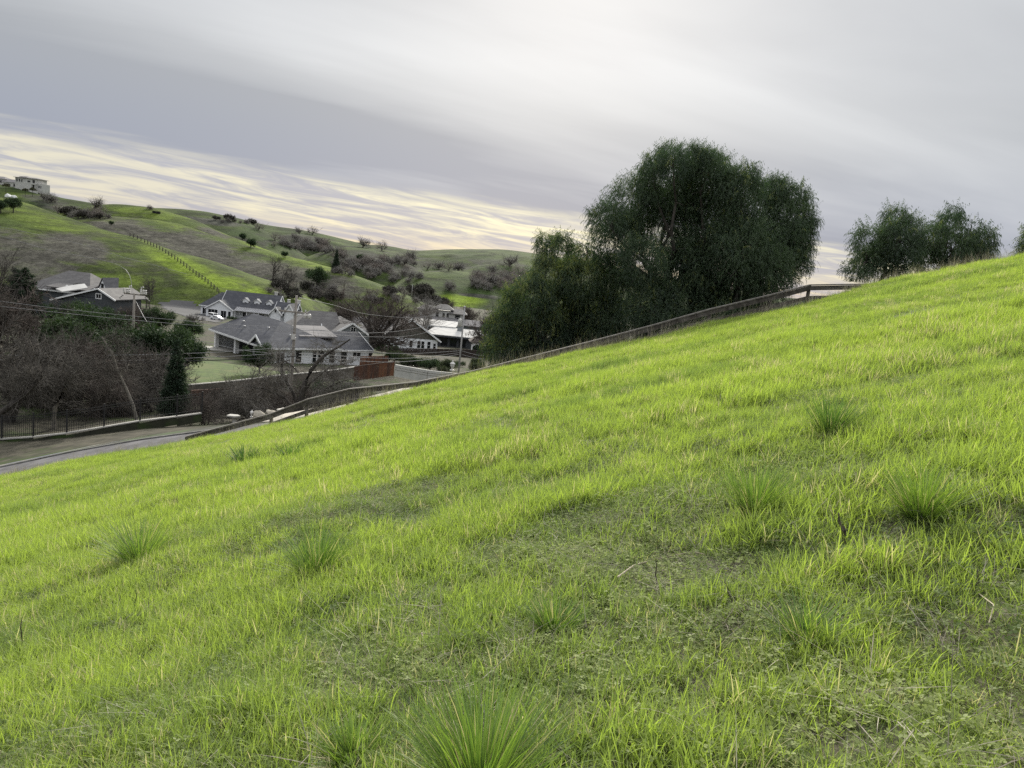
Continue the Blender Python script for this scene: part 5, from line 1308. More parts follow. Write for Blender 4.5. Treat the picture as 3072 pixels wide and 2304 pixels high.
# ================================================================ CARS
M_tyre = surf('tyre_rubber', (.015, .015, .016), None, 4, .8); M_rim = surf('wheel_metal', (.4, .4, .41), None, 2, .35, metal=.6)
M_carw = surf('white_car_paint', (.72, .72, .72), (.68, .68, .69), .5, .25, spec=.5); M_lamp = surf('lamp_lens', (.6, .58, .52), None, 1, .15)
def car(name, p, yaw, label, L=4.7, h=1.45, suv=False):
    e = empty(name, p, yaw, label, 'car', 'white cars on the driveway'); hw = .9
    f = .80 if suv else 1.0
    prof = [(-L/2, .35), (-L/2, .80 if not suv else 1.0), (-L/2 + .5, .98 if not suv else 1.1), (-L*.28, 1.0), (-L*.28 + .5 * f, h), (L*.14, h), (L*.14 + .75, 1.0), (L/2 - .15, .82), (L/2, .6), (L/2, .35)]
    if suv: prof = [(-L/2, .4), (-L/2, 1.05), (-L/2 + .12, h), (L*.12, h), (L*.12 + .7, 1.08), (L/2 - .12, .95), (L/2, .7), (L/2, .4)]
    m = MB(); m.poly([(x, -hw, z) for x, z in prof], (0, 2 * hw, 0)); body = m.build('body', M_carw, e)
    bv = body.modifiers.new('bevel', 'BEVEL'); bv.width = .09; bv.segments = 2
    x0, x1 = (-L*.28 + .42, L*.14 + .05) if not suv else (-L/2 + .35, L*.12 - .02)
    for sd in (-1, 1):
        m = MB(); m.poly([(x0 - .1, sd * hw * 1.004, 1.0 + .06 * suv), (x1 + .45, sd * hw * 1.004, 1.0 + .06 * suv), (x1, sd * hw * 1.004, h - .12), (x0 + .12, sd * hw * 1.004, h - .12)], (0, sd * .012, 0)); m.build('side_window', M_glass, e)
    m = MB(); xa, za, xb, zb = (L*.14 + .70, 1.04, L*.14 + .08, h - .07) if not suv else (L*.12 + .66, 1.12, L*.12 + .07, h - .07)
    m.poly([(xa, -.75, za + .02), (xa, .75, za + .02), (xb, .68, zb + .02), (xb, -.68, zb + .02)], (.03, 0, .03)); m.build('windscreen', M_glass, e)
    for sx in (-L*.31, L*.31):
        for sd in (-1, 1):
            m = MB(); m.tube([(sx, sd * (hw - .18), .34), (sx, sd * (hw + .02), .34)], .34, 14); w = m.build('wheel', M_tyre, e)
            m = MB(); m.tube([(sx, sd * (hw + .021), .34), (sx, sd * (hw + .03), .34)], .2, 10); m.build('rim', M_rim, w)
    for sd in (-1, 1):
        m = MB(); m.box(L/2 - .12, L/2 + .012, sd * .62 - .2, sd * .62 + .2, .62, .74); m.build('headlight', M_lamp, e)
car('white_sedan', base(650, 965, 268) + Vector((0, 0, .05)), rad(-12), 'white sedan parked nose right in front of the dormer house garage')
car('white_sports_utility', base(642, 950, 280) + Vector((0, 0, .1)), rad(-35), 'taller white car half hidden behind the parked sedan', 4.8, 1.75, True)

# ================================================================ POLES AND CABLES
def pole(name, u, v_top, u_b, Y, hgt, label, mat, r=.15):
    t = at(u, v_top, Y); b_ = Vector((t.x, t.y, t.z - hgt)); b_.z = min(b_.z, drop(b_.x, b_.y))
    e = empty(name, b_, 0, label, 'utility pole', 'utility poles along the road'); h = t.z - b_.z
    m = MB(); m.tube([(0, 0, -.5), (0, 0, h * .5), (0, 0, h)], [r, r * .88, r * .72], 12); m.build('shaft', mat, e, True)
    return e, h
Y1 = 84
p1, h1 = pole('utility_pole', 890, 886, 893, Y1, 14.0, 'tall weathered utility pole with a low crossarm before the ranch house', M_pole, .19)
zl = lambda v, u, Y: at(u, v, Y).z
za = zl(937, 893, Y1) - p1.location.z
m = MB(); m.bar((-2.0 * .9, -.22, za), (1.5 * .9, -.22, za), .12, .16); m.build('crossarm', M_pole, p1)
for xx in (-1.65, -1.1, 1.15): m = MB(); m.lathe([(.05, 0), (.09, .1), (.05, .16), (.09, .24), (.04, .3)], 8, (xx, -.22, za + .08)); m.build('insulator', M_por, p1)
for k in (0, 1):
    m = MB(); m.lathe([(.0, -.42), (.2, -.36), (.24, -.1), (.18, .1), (.05, .14)], 10, (1.15 + .45 * k, -.25, za - .15)); m.build('lamp', M_por, p1)
m = MB(); m.tube([(-.25, -.2, 1), (-.25, -.2, za - 1)], .035, 6); m.build('conduit', M_poleg, p1)
m = MB(); m.box(-.2, .2, -.3, -.19, za - 3.0, za - 2.4); m.build('sign_plate', M_por, p1)
Y2 = 132
p2, h2 = pole('utility_pole', 1394, 922, 1372, Y2, 13.0, 'slim pale utility pole with a transformer can beside the gabled house', M_poleg, .17)
m = MB(); zt2 = zl(968, 1389, Y2) - p2.location.z; m.lathe([(.30, -.75), (.36, -.7), (.36, .45), (.28, .6), (.06, .66)], 12, (-.55, -.1, zt2)); m.build('transformer', M_offw, p2, True)
m = MB(); m.bar((-.5, 0, zt2 + .3), (.1, 0, zt2 + .3), .08, .1); m.build('bracket', M_poleg, p2)
m = MB(); m.lathe([(.12, 0), (.2, .12), (.1, .25)], 8, (0, 0, h2)); m.build('cap', M_por, p2)
Y0 = 112
p0, h0 = pole('utility_pole', 403, 880, 398, Y0, 11.5, 'weathered utility pole topped by white insulators among the evergreens', M_pole, .2)
m = MB(); m.bar((-1.5, 0, h0 - .15), (1.6, 0, h0 - .15), .12, .18); m.build('crossarm', M_pole, p0)
for xx in (-1.5, -1.05, -.75, 1.0, 1.35, 1.7):
    m = MB(); m.lathe([(.1, 0), (.2, .12), (.1, .22), (.2, .34), (.1, .44), (.17, .6), (.05, .72)], 8, (xx, -.05, h0 - .05)); m.build('insulator', M_por, p0)
for xx in (-.72, 1.02): m = MB(); m.tube([(xx, 0, h0 + .1), (xx, 0, h0 + 1.0), (xx + .2, 0, h0 + 1.1), (xx + .3, 0, h0 + .9)], .09, 7); m.build('cutout', M_por, p0)
for xx in (-1.6, 1.75):
    m = MB()
    for k in range(3): m.lathe([(.05, -.1), (.22, -.02), (.05, .06)], 8, (xx + (-.2 if xx < 0 else .2) * k, -.1, h0 - .45 - .2 * k))
    m.build('disc_insulator', M_iron, p0)
p3, h3 = pole('utility_pole', 1238, 852, 1236, 520, 9.5, 'thin distant pole standing below the oak covered spur', M_poleg, .22)
def cable(pts, r, label, mat=M_wire, n=8):
    P_ = [at(*q) for q in pts]; o0 = P_[0].copy(); path = []
    for i in range(len(P_) - 1):                     # rounded through the points
        a = P_[max(i - 1, 0)]; b_ = P_[i]; c = P_[i + 1]; d = P_[min(i + 2, len(P_) - 1)]
        for k in range(n):
            t = k / n
            path.append(.5 * ((2 * b_) + (c - a) * t + (2 * a - 5 * b_ + 4 * c - d) * t * t + (3 * b_ - a - 3 * c + d) * t ** 3))
    path.append(P_[-1])
    m = MB(); m.tube([p - o0 for p in path], r, 5); o = m.build('overhead_cable', mat); o.location = o0
    return tag(o, label, 'cable', 'overhead cables between the poles')
cable([(-80,893,86),(217,930,85),(600,966,84.5),(886,984,Y1-.3)], .022, 'upper of the two fine cables running left from the tall weathered pole')
cable([(-80,910,86),(325,953,85),(600,977,84.5),(886,996,Y1-.3)], .022, 'lower of the two fine cables running left from the tall weathered pole')
cable([(897,984,Y1-.3),(1097,999,100),(1249,985,118),(1391,948,Y2)], .022, 'upper fine cable sagging from the tall pole to the transformer pole')
cable([(897,993,Y1-.3),(1097,1010,100),(1249,1004,118),(1391,958,Y2)], .022, 'lower fine cable sagging from the tall pole to the transformer pole')
cable([(-80,1065,86),(300,1066,85),(600,1059,84.5),(744,1050,84),(886,1041,Y1-.3)], .030, 'pale cable sloping up to the tall pole above the two thick ones')
cable([(-80,1085,86),(300,1090,85),(500,1085,84.5),(744,1077,84),(887,1069,Y1-.3)], .050, 'thick black cable lowest in the span left of the tall pole', M_wired)
cable([(-80,1078,86),(300,1083,85),(600,1073,84.5),(760,1065,84),(886,1055,Y1-.3)], .030, 'pale cable lying close above the thick black one')
cable([(897,1069,Y1-.3),(1000,1077,92),(1100,1084,101),(1181,1086,108),(1280,1079,120),(1377,1063,Y2)], .034, 'lowest pale cable sagging from the tall pole to the transformer pole')
cable([(897,1060,Y1-.3),(1000,1066,92),(1100,1073,101),(1203,1075,108),(1280,1070,120),(1378,1058,Y2)], .030, 'middle pale cable sagging from the tall pole to the transformer pole')
cable([(897,1046,Y1-.3),(1079,1057,100),(1249,1060,118),(1380,1052,Y2)], .030, 'pale cable sagging before the dark fence of the gabled house')
cable([(1386,1053,Y2),(1440,1066,128),(1500,1066,122),(1570,1052,116)], .030, 'upper cable running from the transformer pole into the pepper trees')
cable([(1386,1064,Y2),(1441,1076,128),(1500,1075,122),(1570,1064,116)], .030, 'lower cable running from the transformer pole into the pepper trees')
cable([(-60,668,118),(217,726,116),(362,769,114),(480,800,113),(560,822,112)], .022, 'upper faint cable crossing in front of the green hill')
cable([(-60,690,118),(145,748,116),(362,798,114),(398,884,Y0)], .022, 'lower faint cable coming down to the insulator pole')
cable([(408,905,Y0),(464,990,104),(578,1018,100),(640,1032,98),(740,1052,92),(886,1064,Y1-.2)], .026, 'cable slanting from the insulator pole down to the tall weathered pole')
cable([(897,892,Y1),(1000,915,96),(1100,942,106),(1249,952,120),(1391,930,Y2)], .020, 'fine top cable sagging between the pole tops in front of the oak')

# ================================================================ FENCES AND GARDEN THINGS
def along(pts, step):
    P_ = [Vector(p) for p in pts]; res = [P_[0].copy()]
    for a, b_ in zip(P_[:-1], P_[1:]):
        n = max(1, round((b_ - a).length / step))
        for k in range(1, n + 1): res.append(a.lerp(b_, k / n))
    return res
# black iron fence on a low wall
ip = [at(u, v, Y) for u, v, Y in ((-90,1322,57),(100,1309,57.5),(200,1298,58.5),(420,1261,61),(530,1248,63),(605,1238,64))]
e = empty('iron_fence', ip[0], 0, 'black iron picket fence under the leafless trees on the left', 'fence'); o0 = ip[0].copy()
st_ = along(ip, 2.4); pk = MB()
for a in st_:
    m = MB(); q = a - o0; m.box(q.x - .05, q.x + .05, q.y - .05, q.y + .05, q.z - .1, q.z + 1.85); m.build('post', M_iron, e)
for a, b_ in zip(st_[:-1], st_[1:]):
    for zz in (.25, 1.45, 1.65):
        m = MB(); m.bar(a - o0 + Vector((0, 0, zz)), b_ - o0 + Vector((0, 0, zz)), .035, .04); m.build('rail', M_iron, e)
    for k in range(1, 16):
        q = a.lerp(b_, k / 16) - o0; pk.box(q.x - .011, q.x + .011, q.y - .011, q.y + .011, q.z + .05, q.z + 1.78)
pk.build('pickets', M_iron, e)['kind'] = 'stuff'
e = empty('low_wall', ip[0], 0, 'low wall with a pale cap under the black iron fence', 'wall')
for a, b_ in zip(ip[:-1], ip[1:]):
    m = MB(); m.bar(a - o0 + Vector((0, 0, -.55)), b_ - o0 + Vector((0, 0, -.4)), .25, .65); m.build('wall_panel', M_verge, e)
    m = MB(); m.bar(a - o0 + Vector((0, 0, -.03)), b_ - o0 + Vector((0, 0, -.03)), .34, .09); m.build('cap', M_conc, e)
def board_fence(name, pts, h, label, mat, top=None, bw=.145, post=2.4):
    P_ = [Vector(p) for p in pts]; o0 = P_[0].copy(); e = empty(name, o0, 0, label, 'fence'); q_ = random.Random(len(label))
    st_ = along(P_, post); bd = MB()
    for a in st_:
        m = MB(); v = a - o0; m.box(v.x - .06, v.x + .06, v.y - .02, v.y + .10, v.z - .6, v.z + h + .05); m.build('post', mat, e)
    for a, b_ in zip(st_[:-1], st_[1:]):
        d = (b_ - a); n = max(1, int(d.length / bw)); nv = Vector((d.y, -d.x, 0)).normalized()
        m = MB()
        for k in range(n):
            c0 = a - o0 + d * ((k + .04) / n) + nv * (.04 + q_.uniform(0, .02)); c1 = a - o0 + d * ((k + .96) / n) + nv * (.04 + q_.uniform(0, .02)); hh = h + q_.uniform(-.03, .03)
            m.poly([c0 + Vector((0, 0, -.5)), c1 + Vector((0, 0, -.5)), c1 + Vector((0, 0, hh)), c0 + Vector((0, 0, hh))], tuple(nv * .025))
        m.build('board_panel', mat, e)
        m = MB(); m.bar(a - o0 + Vector((0, 0, h + .04)), b_ - o0 + Vector((0, 0, h + .04)), .16, .06); m.build('cap', top or mat, e)
    return e
board_fence('board_fence', [at(570,1205,86), at(640,1200,88), at(760,1193,92)], 1.25, 'reddish board fence behind the tangled bare tree', M_red)
board_fence('board_fence', [at(1062,1132,106), at(1120,1124,107), at(1180,1116,108)], 1.5, 'red cedar fence panel at the end of the garden wall', M_red, M_brown)
board_fence('board_fence', [at(1080,1088,125), at(1120,1088,124), at(1163,1087,122)], 1.0, 'short orange board fence rising beside the trunk of the big oak', M_red)
board_fence('board_fence', [at(1128,1062,196), at(1180,1066,197), at(1240,1068,198), at(1310,1068,200), at(1400,1070,205), at(1500,1078,210)], 1.9, 'long dark board fence below the white gabled house', M_brown, post=3.0)
# pale driveway wall
wp = [at(1186,1100,119), at(1283,1117,117), at(1330,1122,118), at(1392,1130,119)]
e = empty('pale_wall', wp[0], 0, 'long pale ribbed wall beside the red cedar fence', 'wall')
for a, b_ in zip(wp[:-1], wp[1:]):
    a0, b0 = a - wp[0], b_ - wp[0]; m = MB(); m.bar(a0 - Vector((0, 0, .6)), b0 - Vector((0, 0, .6)), .3, 1.9); m.build('wall_panel', M_offw, e)
    for zz in (-.4, -.05): m = MB(); m.bar(a0 + Vector((0, -.17, zz)), b0 + Vector((0, -.17, zz)), .06, .08); m.build('rib', M_conc, e)
# spur fence: posts and rails on the crest
sp = [(390,704),(412,712),(434,722),(452,730),(470,738),(488,748),(506,760),(524,772),(542,784),(560,798),(579,813),(597,826),(615,838),(633,853),(651,869),(662,881)]
pts = []
for (a, b_) in zip(sp[:-1], sp[1:]):
    for k in range(2): pts.append((a[0] + (b_[0] - a[0]) * k / 2, a[1] + (b_[1] - a[1]) * k / 2 + 6))
gp = [hit(*q) for q in pts]; gp = [p for p in gp if p is not None and p.y < 520]
e = empty('field_fence', gp[0], 0, 'long line of dark fence posts running down the crest of the green spur', 'fence')
for p in gp:
    q = p - gp[0]; m = MB(); m.box(q.x - .16, q.x + .16, q.y - .16, q.y + .16, q.z - .5, q.z + 2.0); m.build('post', M_bark, e)
for a, b_ in zip(gp[:-1], gp[1:]):
    if (a - b_).length > 40: continue
    for zz in (.8, 1.7): m = MB(); m.bar(a - gp[0] + Vector((0, 0, zz)), b_ - gp[0] + Vector((0, 0, zz)), .1, .1); m.build('rail', M_bark, e)
# boulder, garden lantern, stone table
def lumpy(name, p, sx, sy, sz, mat, label, cat, seed):
    q = random.Random(seed); V, F = [], []; n, k = 9, 14; off = [q.uniform(0, 6) for _ in range(6)]
    for i in range(n + 1):
        t = math.pi * i / n
        for j in range(k):
            a = 2 * math.pi * j / k; r = 1 + .14 * math.sin(2 * a + off[0] + t) + .10 * math.sin(3 * a + off[1]) + .10 * math.sin(4 * t + off[2] + a)
            V.append((sx * r * math.sin(t) * math.cos(a), sy * r * math.sin(t) * math.sin(a), sz * r * math.cos(t)))
    for i in range(n):
        for j in range(k): F.append((i * k + j, i * k + (j + 1) % k, (i + 1) * k + (j + 1) % k, (i + 1) * k + j))
    m = MB(); m.add(V, [f[::-1] for f in F]); o = m.build(name, mat, None, True); o.location = p; return tag(o, label, cat)
YV = 49.0
lumpy('boulder', at(777, 1245, YV), .38, .32, .26, M_stone, 'large pale boulder behind the rail fence beside the little stone lantern', 'boulder', 3)
lumpy('boulder', at(812, 1236, YV + 1), .34, .28, .12, M_stone, 'flat pale boulder tucked under the top rail of the fence', 'boulder', 4)
lumpy('boulder', at(850, 1230, YV + 1), .42, .3, .12, surf('white_stone', (.6, .57, .5), (.45, .42, .36), 3, .9), 'low white stone showing above the top rail of the fence', 'boulder', 5)
def lantern(p, s, label):
    e = empty('stone_lantern', p, 0, label, 'garden lantern'); e.scale = (s, s, s)
    for nm, pf, n in (('base', [(.28, 0), (.28, .15), (.16, .2), (.14, .55)], 6), ('light_box', [(.24, .55), (.26, .6), (.24, .9)], 6), ('roof', [(.36, .9), (.22, 1.05), (.08, 1.15)], 6), ('finial', [(.07, 1.15), (.10, 1.22), (.02, 1.34)], 8)):
        m = MB(); m.lathe(pf, n); m.build(nm, M_por, e)
    return e
lantern(at(755, 1252, YV), .38, 'small pale stone lantern left of the large boulder')
lantern(at(1356, 1113, 118), 1.25, 'pale lantern shaped birdhouse among brush left of the transformer pole')
tp_ = at(704, 1250, YV + 1); e = empty('stone_table', tp_, 0, 'flat grey stone table left of the little stone lantern', 'table')
m = MB(); m.poly([(-.45, -.25, 0), (.1, -.32, 0), (.42, -.1, .02), (.1, .3, 0), (-.4, .25, 0)], (0, 0, .10)); m.build('top', M_conc, e)
m = MB(); m.lathe([(.16, -.4), (.12, -.2), (.18, 0)], 8); m.build('leg', M_conc, e)
# water trough and white rocks on the hills
def on(u, v, far=3000): return hit(u, v, far)
p = on(469, 640); e = empty('water_trough', p, 0, 'dark cattle trough on the rounded green knob', 'trough')
for x in (-1.5, 1.5): m = MB(); m.box(x - 1.3, x + 1.3, -.8, .8, -.3, 1.6); m.build('tank', M_dark, e)
for u, v, s, l in ((24, 590, 2.6, 'white rock left of its neighbour on the crest above the round trees'), (43, 593, 2.2, 'white rock right of its neighbour on the crest above the round trees')):
    q = on(u, v); lumpy('white_rock', q, s, s, s * .8, surf('chalk', (.7, .7, .68), (.6, .6, .58), 1, .9), l, 'rock', int(u))

# ================================================================ PLANTING
T = lambda key, u, v, Y, h, label, cat='tree', group=None, **k: tree(key, k.pop('name', 'bare_tree'), base(u, v, Y), h, label, cat, group, **k)
T('big_oak', 1082, 1085, 150, 16.6, 'big spreading leafless oak with a forked trunk in the middle of the village', name='oak_tree', rz=2.1, wide=1.25)
# tree with the crooked leaning limb beside the pole
q = base(893, 1262, 62); TR = random.Random(9); sg, tips = [], []
e = empty('leaning_tree', q, 0, 'dark bare tree with a crooked limb leaning right beside the tall weathered pole', 'tree')
def limb_px(px, r0, r1, Y):
    P_ = [at(u, v, Y) - q for u, v in px]; n = len(P_)
    for i in range(n - 1):
        d0 = (P_[min(i + 1, n - 1)] - P_[max(i - 1, 0)]).normalized(); d1 = (P_[min(i + 2, n - 1)] - P_[i]).normalized()
        a, b_ = r0 + (r1 - r0) * i / (n - 1), r0 + (r1 - r0) * (i + 1) / (n - 1)
        sg.append((*P_[i], *P_[i + 1], a, b_, *d0, *d1))
    return P_
main = limb_px([(893,1275),(897,1235),(905,1190),(915,1150),(932,1112),(958,1080),(985,1058),(1018,1040),(1050,1018)], .30, .05, 62)
lft = limb_px([(897,1235),(880,1180),(862,1150),(845,1128),(845,1090),(855,1083),(880,1100),(895,1120)], .16, .04, 62)
l2 = limb_px([(905,1195),(930,1150),(990,1100),(1040,1090)], .12, .03, 62.5); l3 = limb_px([(897,1240),(850,1190),(790,1165),(730,1160)], .13, .03, 61.5); l4 = limb_px([(898,1250),(960,1215),(1030,1205),(1080,1215)], .12, .03, 61)
l5 = limb_px([(895,1250),(830,1230),(760,1200),(700,1190)], .10, .03, 62); l6 = limb_px([(900,1225),(950,1180),(1010,1150),(1075,1130)], .10, .03, 62)
th = list(sg); sg = []
TW = dict(SCRUB, levels=2, kids=[8, 7], seg=[.3, .25, .22], wig=[.26, .30, .3], rmin=.013, ratio=[.75, .7])
for br_, k in ((main[3:], 8), (lft[2:], 11), (l2[1:], 6), (l3[1:], 13), (l4[1:], 12), (l5[1:], 13), (l6[1:], 12)):
    for i in range(k):
        t = TR.random() * (len(br_) - 1); a = int(t); p = br_[a].lerp(br_[min(a + 1, len(br_) - 1)], t - a)
        d = Vector((TR.gauss(0, 1), TR.gauss(0, .8), TR.gauss(.15, .8))).normalized(); grow(TR, p, d, TR.uniform(.8, 2.2), TR.uniform(.025, .045), 0, TW, sg, tips)
link(bpy.data.objects.new('trunk', seg_mesh('trunk', th, M_bark, 8)), e); link(bpy.data.objects.new('crown', seg_mesh('crown', sg, M_twigsl, 3, smooth=False)), e)
T('evergreen_b', 470, 1010, 165, 6.5, 'dark evergreen at the near edge of the asphalt driveway', name='evergreen_tree')
T('evergreen_b', 560, 1030, 150, 5.0, 'low dark evergreen beyond the patio of the ranch house', name='evergreen_tree', rz=2.2)
T('evergreen_b', 205, 1000, 150, 6.2, 'dark evergreen in front of the left half of the white edged gable', name='evergreen_tree', rz=1.2)
T('evergreen_a', 315, 1000, 150, 5.6, 'dark evergreen in front of the right half of the white edged gable', name='evergreen_tree', rz=.4, wide=1.3)
# leafless thicket on the left
GL = 'leafless trees in the thicket on the left'
for i, (k, u, v, Y, h, l) in enumerate((
    ('scrub_a', 640, 1235, 80, 4.8, 'bare scrub standing before the reddish board fence end'), ('scrub_b', 900, 1215, 80, 4.6, 'reddish scrub behind the trunk of the leaning tree'), ('scrub_a', 1000, 1190, 84, 4.4, 'bare scrub below the right end of the garden wall'), ('scrub_a', 720, 1225, 84, 4.6, 'bare scrub below the garden wall'), ('scrub_b', 800, 1215, 84, 4.8, 'reddish scrub below the middle of the garden wall'),
    ('tall_b', 235, 985, 162, 5.0, 'small leafless tree under the left half of the white edged gable'), ('oak_c', 300, 990, 160, 5.2, 'small leafless tree under the gable window of the grey house'), ('oak_b', 345, 985, 165, 5.0, 'small leafless tree at the right corner of the grey house'), ('tall_a', 160, 1000, 150, 6.5, 'small leafless tree at the left corner of the grey house'), ('oak_b', 590, 985, 215, 4.5, 'low leafless tree between the driveway and the patio'), ('scrub_a', 210, 1245, 70, 6.2, 'domed scrub close behind the iron fence'), ('scrub_b', 300, 1240, 71, 5.8, 'domed reddish scrub close behind the iron fence'), ('scrub_a', 410, 1235, 74, 5.4, 'scrub left of the slim conifer behind the iron fence'), ('oak_b', 330, 1160, 92, 7.6, 'low leafless oak below the dark evergreens'), ('oak_c', 430, 1180, 88, 7.0, 'reddish leafless oak below the dark evergreens'), ('oak_b', 10, 1120, 100, 9.0, 'leafless oak under the smaller pine'), ('tall_b', 200, 1010, 140, 7.5, 'leafless tree beside the lower end of the white edged gable'), ('oak_c', 370, 980, 150, 7.5, 'reddish leafless tree behind the insulator pole'), ('oak_b', 450, 975, 165, 8.0, 'leafless tree behind the spreading evergreen'),
    ('scrub_a', 760, 1245, 70, 4.6, 'bare scrub left of the tall weathered pole'), ('scrub_b', 830, 1240, 72, 5.0, 'reddish scrub against the tall weathered pole'), ('scrub_a', 960, 1225, 72, 4.2, 'bare scrub right of the leaning bare tree'), ('scrub_b', 1040, 1200, 76, 3.8, 'reddish scrub between the leaning tree and the red cedar fence'), ('scrub_a', 690, 1250, 74, 3.6, 'bare scrub before the reddish board fence'),
    ('oak_b', 15, 1275, 64, 9.5, 'leafless tree with a thick trunk at the left edge behind the iron fence'),
    ('tall_b', 150, 1240, 72, 9.0, 'twin stemmed leafless tree left of the fork of pale trunks'),
    ('oak_c', 300, 1235, 76, 8.6, 'reddish twigged leafless tree below the insulator pole'),
    ('tall_a', -25, 1180, 88, 17.0, 'tall leafless tree in front of the green hill at the left edge'),
    ('tall_b', 250, 1190, 90, 8.5, 'leafless tree left of the dark evergreens'),
    ('oak_b', 400, 1220, 80, 8.5, 'low leafless tree left of the slim conifer'),
    ('oak_c', -60, 1150, 96, 15.0, 'reddish leafless tree partly cut off at the left edge'),
    ('scrub_a', 470, 1225, 78, 6.5, 'leafless scrub tree just left of the slim conifer'),
    ('scrub_b', 150, 1240, 76, 7.0, 'reddish scrub behind the iron fence'),
    ('oak_c', 180, 1140, 104, 7.5, 'leafless oak before the long white edged gable'),
    ('oak_b', 90, 1210, 80, 8.5, 'leafless oak between the thick leaning trunk and the pine'),
    ('scrub_a', 100, 1240, 74, 6.0, 'grey scrub near the corner of the iron fence'),
    ('scrub_b', 620, 1262, 66, 3.4, 'small reddish shrub at the right end of the iron fence'),
    ('scrub_a', 560, 1235, 74, 4.5, 'grey bare shrub in front of the reddish board fence'),
    ('oak_c', 105, 1060, 118, 7.0, 'reddish leafless tree below the pine on the left'))):
    T(k, u, v, Y, h, l, group=GL)
def trunk_px(px, r0, r1, Y, label, mat):
    q = base(px[0][0], px[0][1], Y); segs = []; P_ = [q + Vector((0, 0, -.2))] + [at(u, v, Y) for u, v in px[1:]]; n = len(P_)
    P_ = [p - q for p in P_]
    for i in range(n - 1):
        d0 = (P_[i + 1] - P_[max(i - 1, 0)]).normalized(); d1 = (P_[min(i + 2, n - 1)] - P_[i]).normalized()
        segs.append((*P_[i], *P_[i + 1], r0 + (r1 - r0) * i / (n - 1), r0 + (r1 - r0) * (i + 1) / (n - 1), *d0, *d1))
    tw, tp2 = [], []; R_ = random.Random(len(label))
    for k in range(16):
        t = R_.uniform(.35, 1) * (n - 1); a = min(int(t), n - 2); p = P_[a].lerp(P_[a + 1], t - a)
        grow(R_, p, Vector((R_.gauss(0, .8), R_.gauss(0, .6), R_.gauss(.5, .5))).normalized(), R_.uniform(1, 2.4), .04, 0, TW, tw, tp2)
    e = empty('bare_tree', q, 0, label, 'tree', GL)
    link(bpy.data.objects.new('trunk', seg_mesh('trunk', segs, mat, 8)), e); link(bpy.data.objects.new('crown', seg_mesh('crown', tw, M_twigs, 3)), e)
M_trk = surf('pale_trunk', (.20, .18, .15), (.12, .11, .095), 4, .9)
trunk_px([(-60,1275),(0,1240),(50,1205),(90,1172),(125,1130)], .30, .12, 60, 'bare tree with a thick trunk leaning right at the left edge', M_bark)
trunk_px([(160,1262),(165,1222),(190,1175),(215,1130),(232,1112)], .20, .08, 63, 'bare tree with a pale trunk bent to the right', M_trk)
trunk_px([(415,1258),(400,1220),(380,1170),(352,1112),(338,1065),(305,1010)], .17, .07, 66, 'bare tree with a thin pale trunk leaning to the left', M_trk)
# evergreens
T('pine', 62, 1010, 120, 12.5, 'dark layered pine at the left in front of the grey house', 'pine', name='pine_tree')
T('pine', 22, 1010, 126, 9.5, 'smaller dark pine behind the layered pine', 'pine', name='pine_tree', rz=1.0)
T('evergreen_a', 250, 1110, 100, 9.6, 'tall dark evergreen below the white edged gable', name='evergreen_tree', wide=1.3)
T('evergreen_b', 345, 1105, 99, 7.6, 'broad dark evergreen under the insulator pole', name='evergreen_tree', wide=1.25)
T('evergreen_b', 440, 1110, 98, 8.0, 'spreading dark evergreen between the insulator pole and the slim conifer', name='evergreen_tree', rz=2.0, wide=1.3)
T('evergreen_b', 300, 1130, 94, 7.4, 'dark evergreen in front of the two taller ones', name='evergreen_tree', rz=3.0, wide=1.2)
T('evergreen_a', 535, 1110, 99, 8.4, 'dark evergreen beside the patio of the ranch house', name='evergreen_tree', rz=4.0)
T('conifer', 523, 1245, 72, 7.6, 'slim dark conifer standing before the reddish board fence', 'conifer', name='conifer')
T('evergreen_b', 778, 1115, 116, 5.2, 'leafy evergreen shrub tree against the corner of the ranch house', name='evergreen_tree', rz=1.0, wide=.8)
for u, v, Y, h, k, l in ((930,1165,96,2.6,'bush_b','dark shrub below the garden wall behind the leaning tree'), (985,1158,98,2.8,'bush_b','second dark shrub from the red cedar fence below the garden wall'), (870,1180,92,2.4,'bush_b','dark shrub behind the tall weathered pole'), (1010,1180,88,2.2,'bush_b','dark low shrub among scrub right of the leaning tree'), (1080,1185,84,2.0,'bush_a','greyish shrub on the verge beyond the rail fence'), (820,1200,88,2.2,'bush_b','dark shrub among scrub left of the tall weathered pole')):
    T(k, u, v, Y, h, l, 'shrub', name='shrub', group='shrubs by the road')
T('bush_b', 1045, 1150, 100, 2.6, 'dark shrub left of the red cedar fence', 'shrub', name='shrub', group='shrubs by the road')
T('bush_a', 1090, 1165, 96, 2.2, 'greyish shrub in front of the red cedar fence', 'shrub', name='shrub', group='shrubs by the road')
T('bush_b', 1140, 1150, 97, 1.8, 'low shrub at the foot of the red cedar fence', 'shrub', name='shrub', group='shrubs by the road')
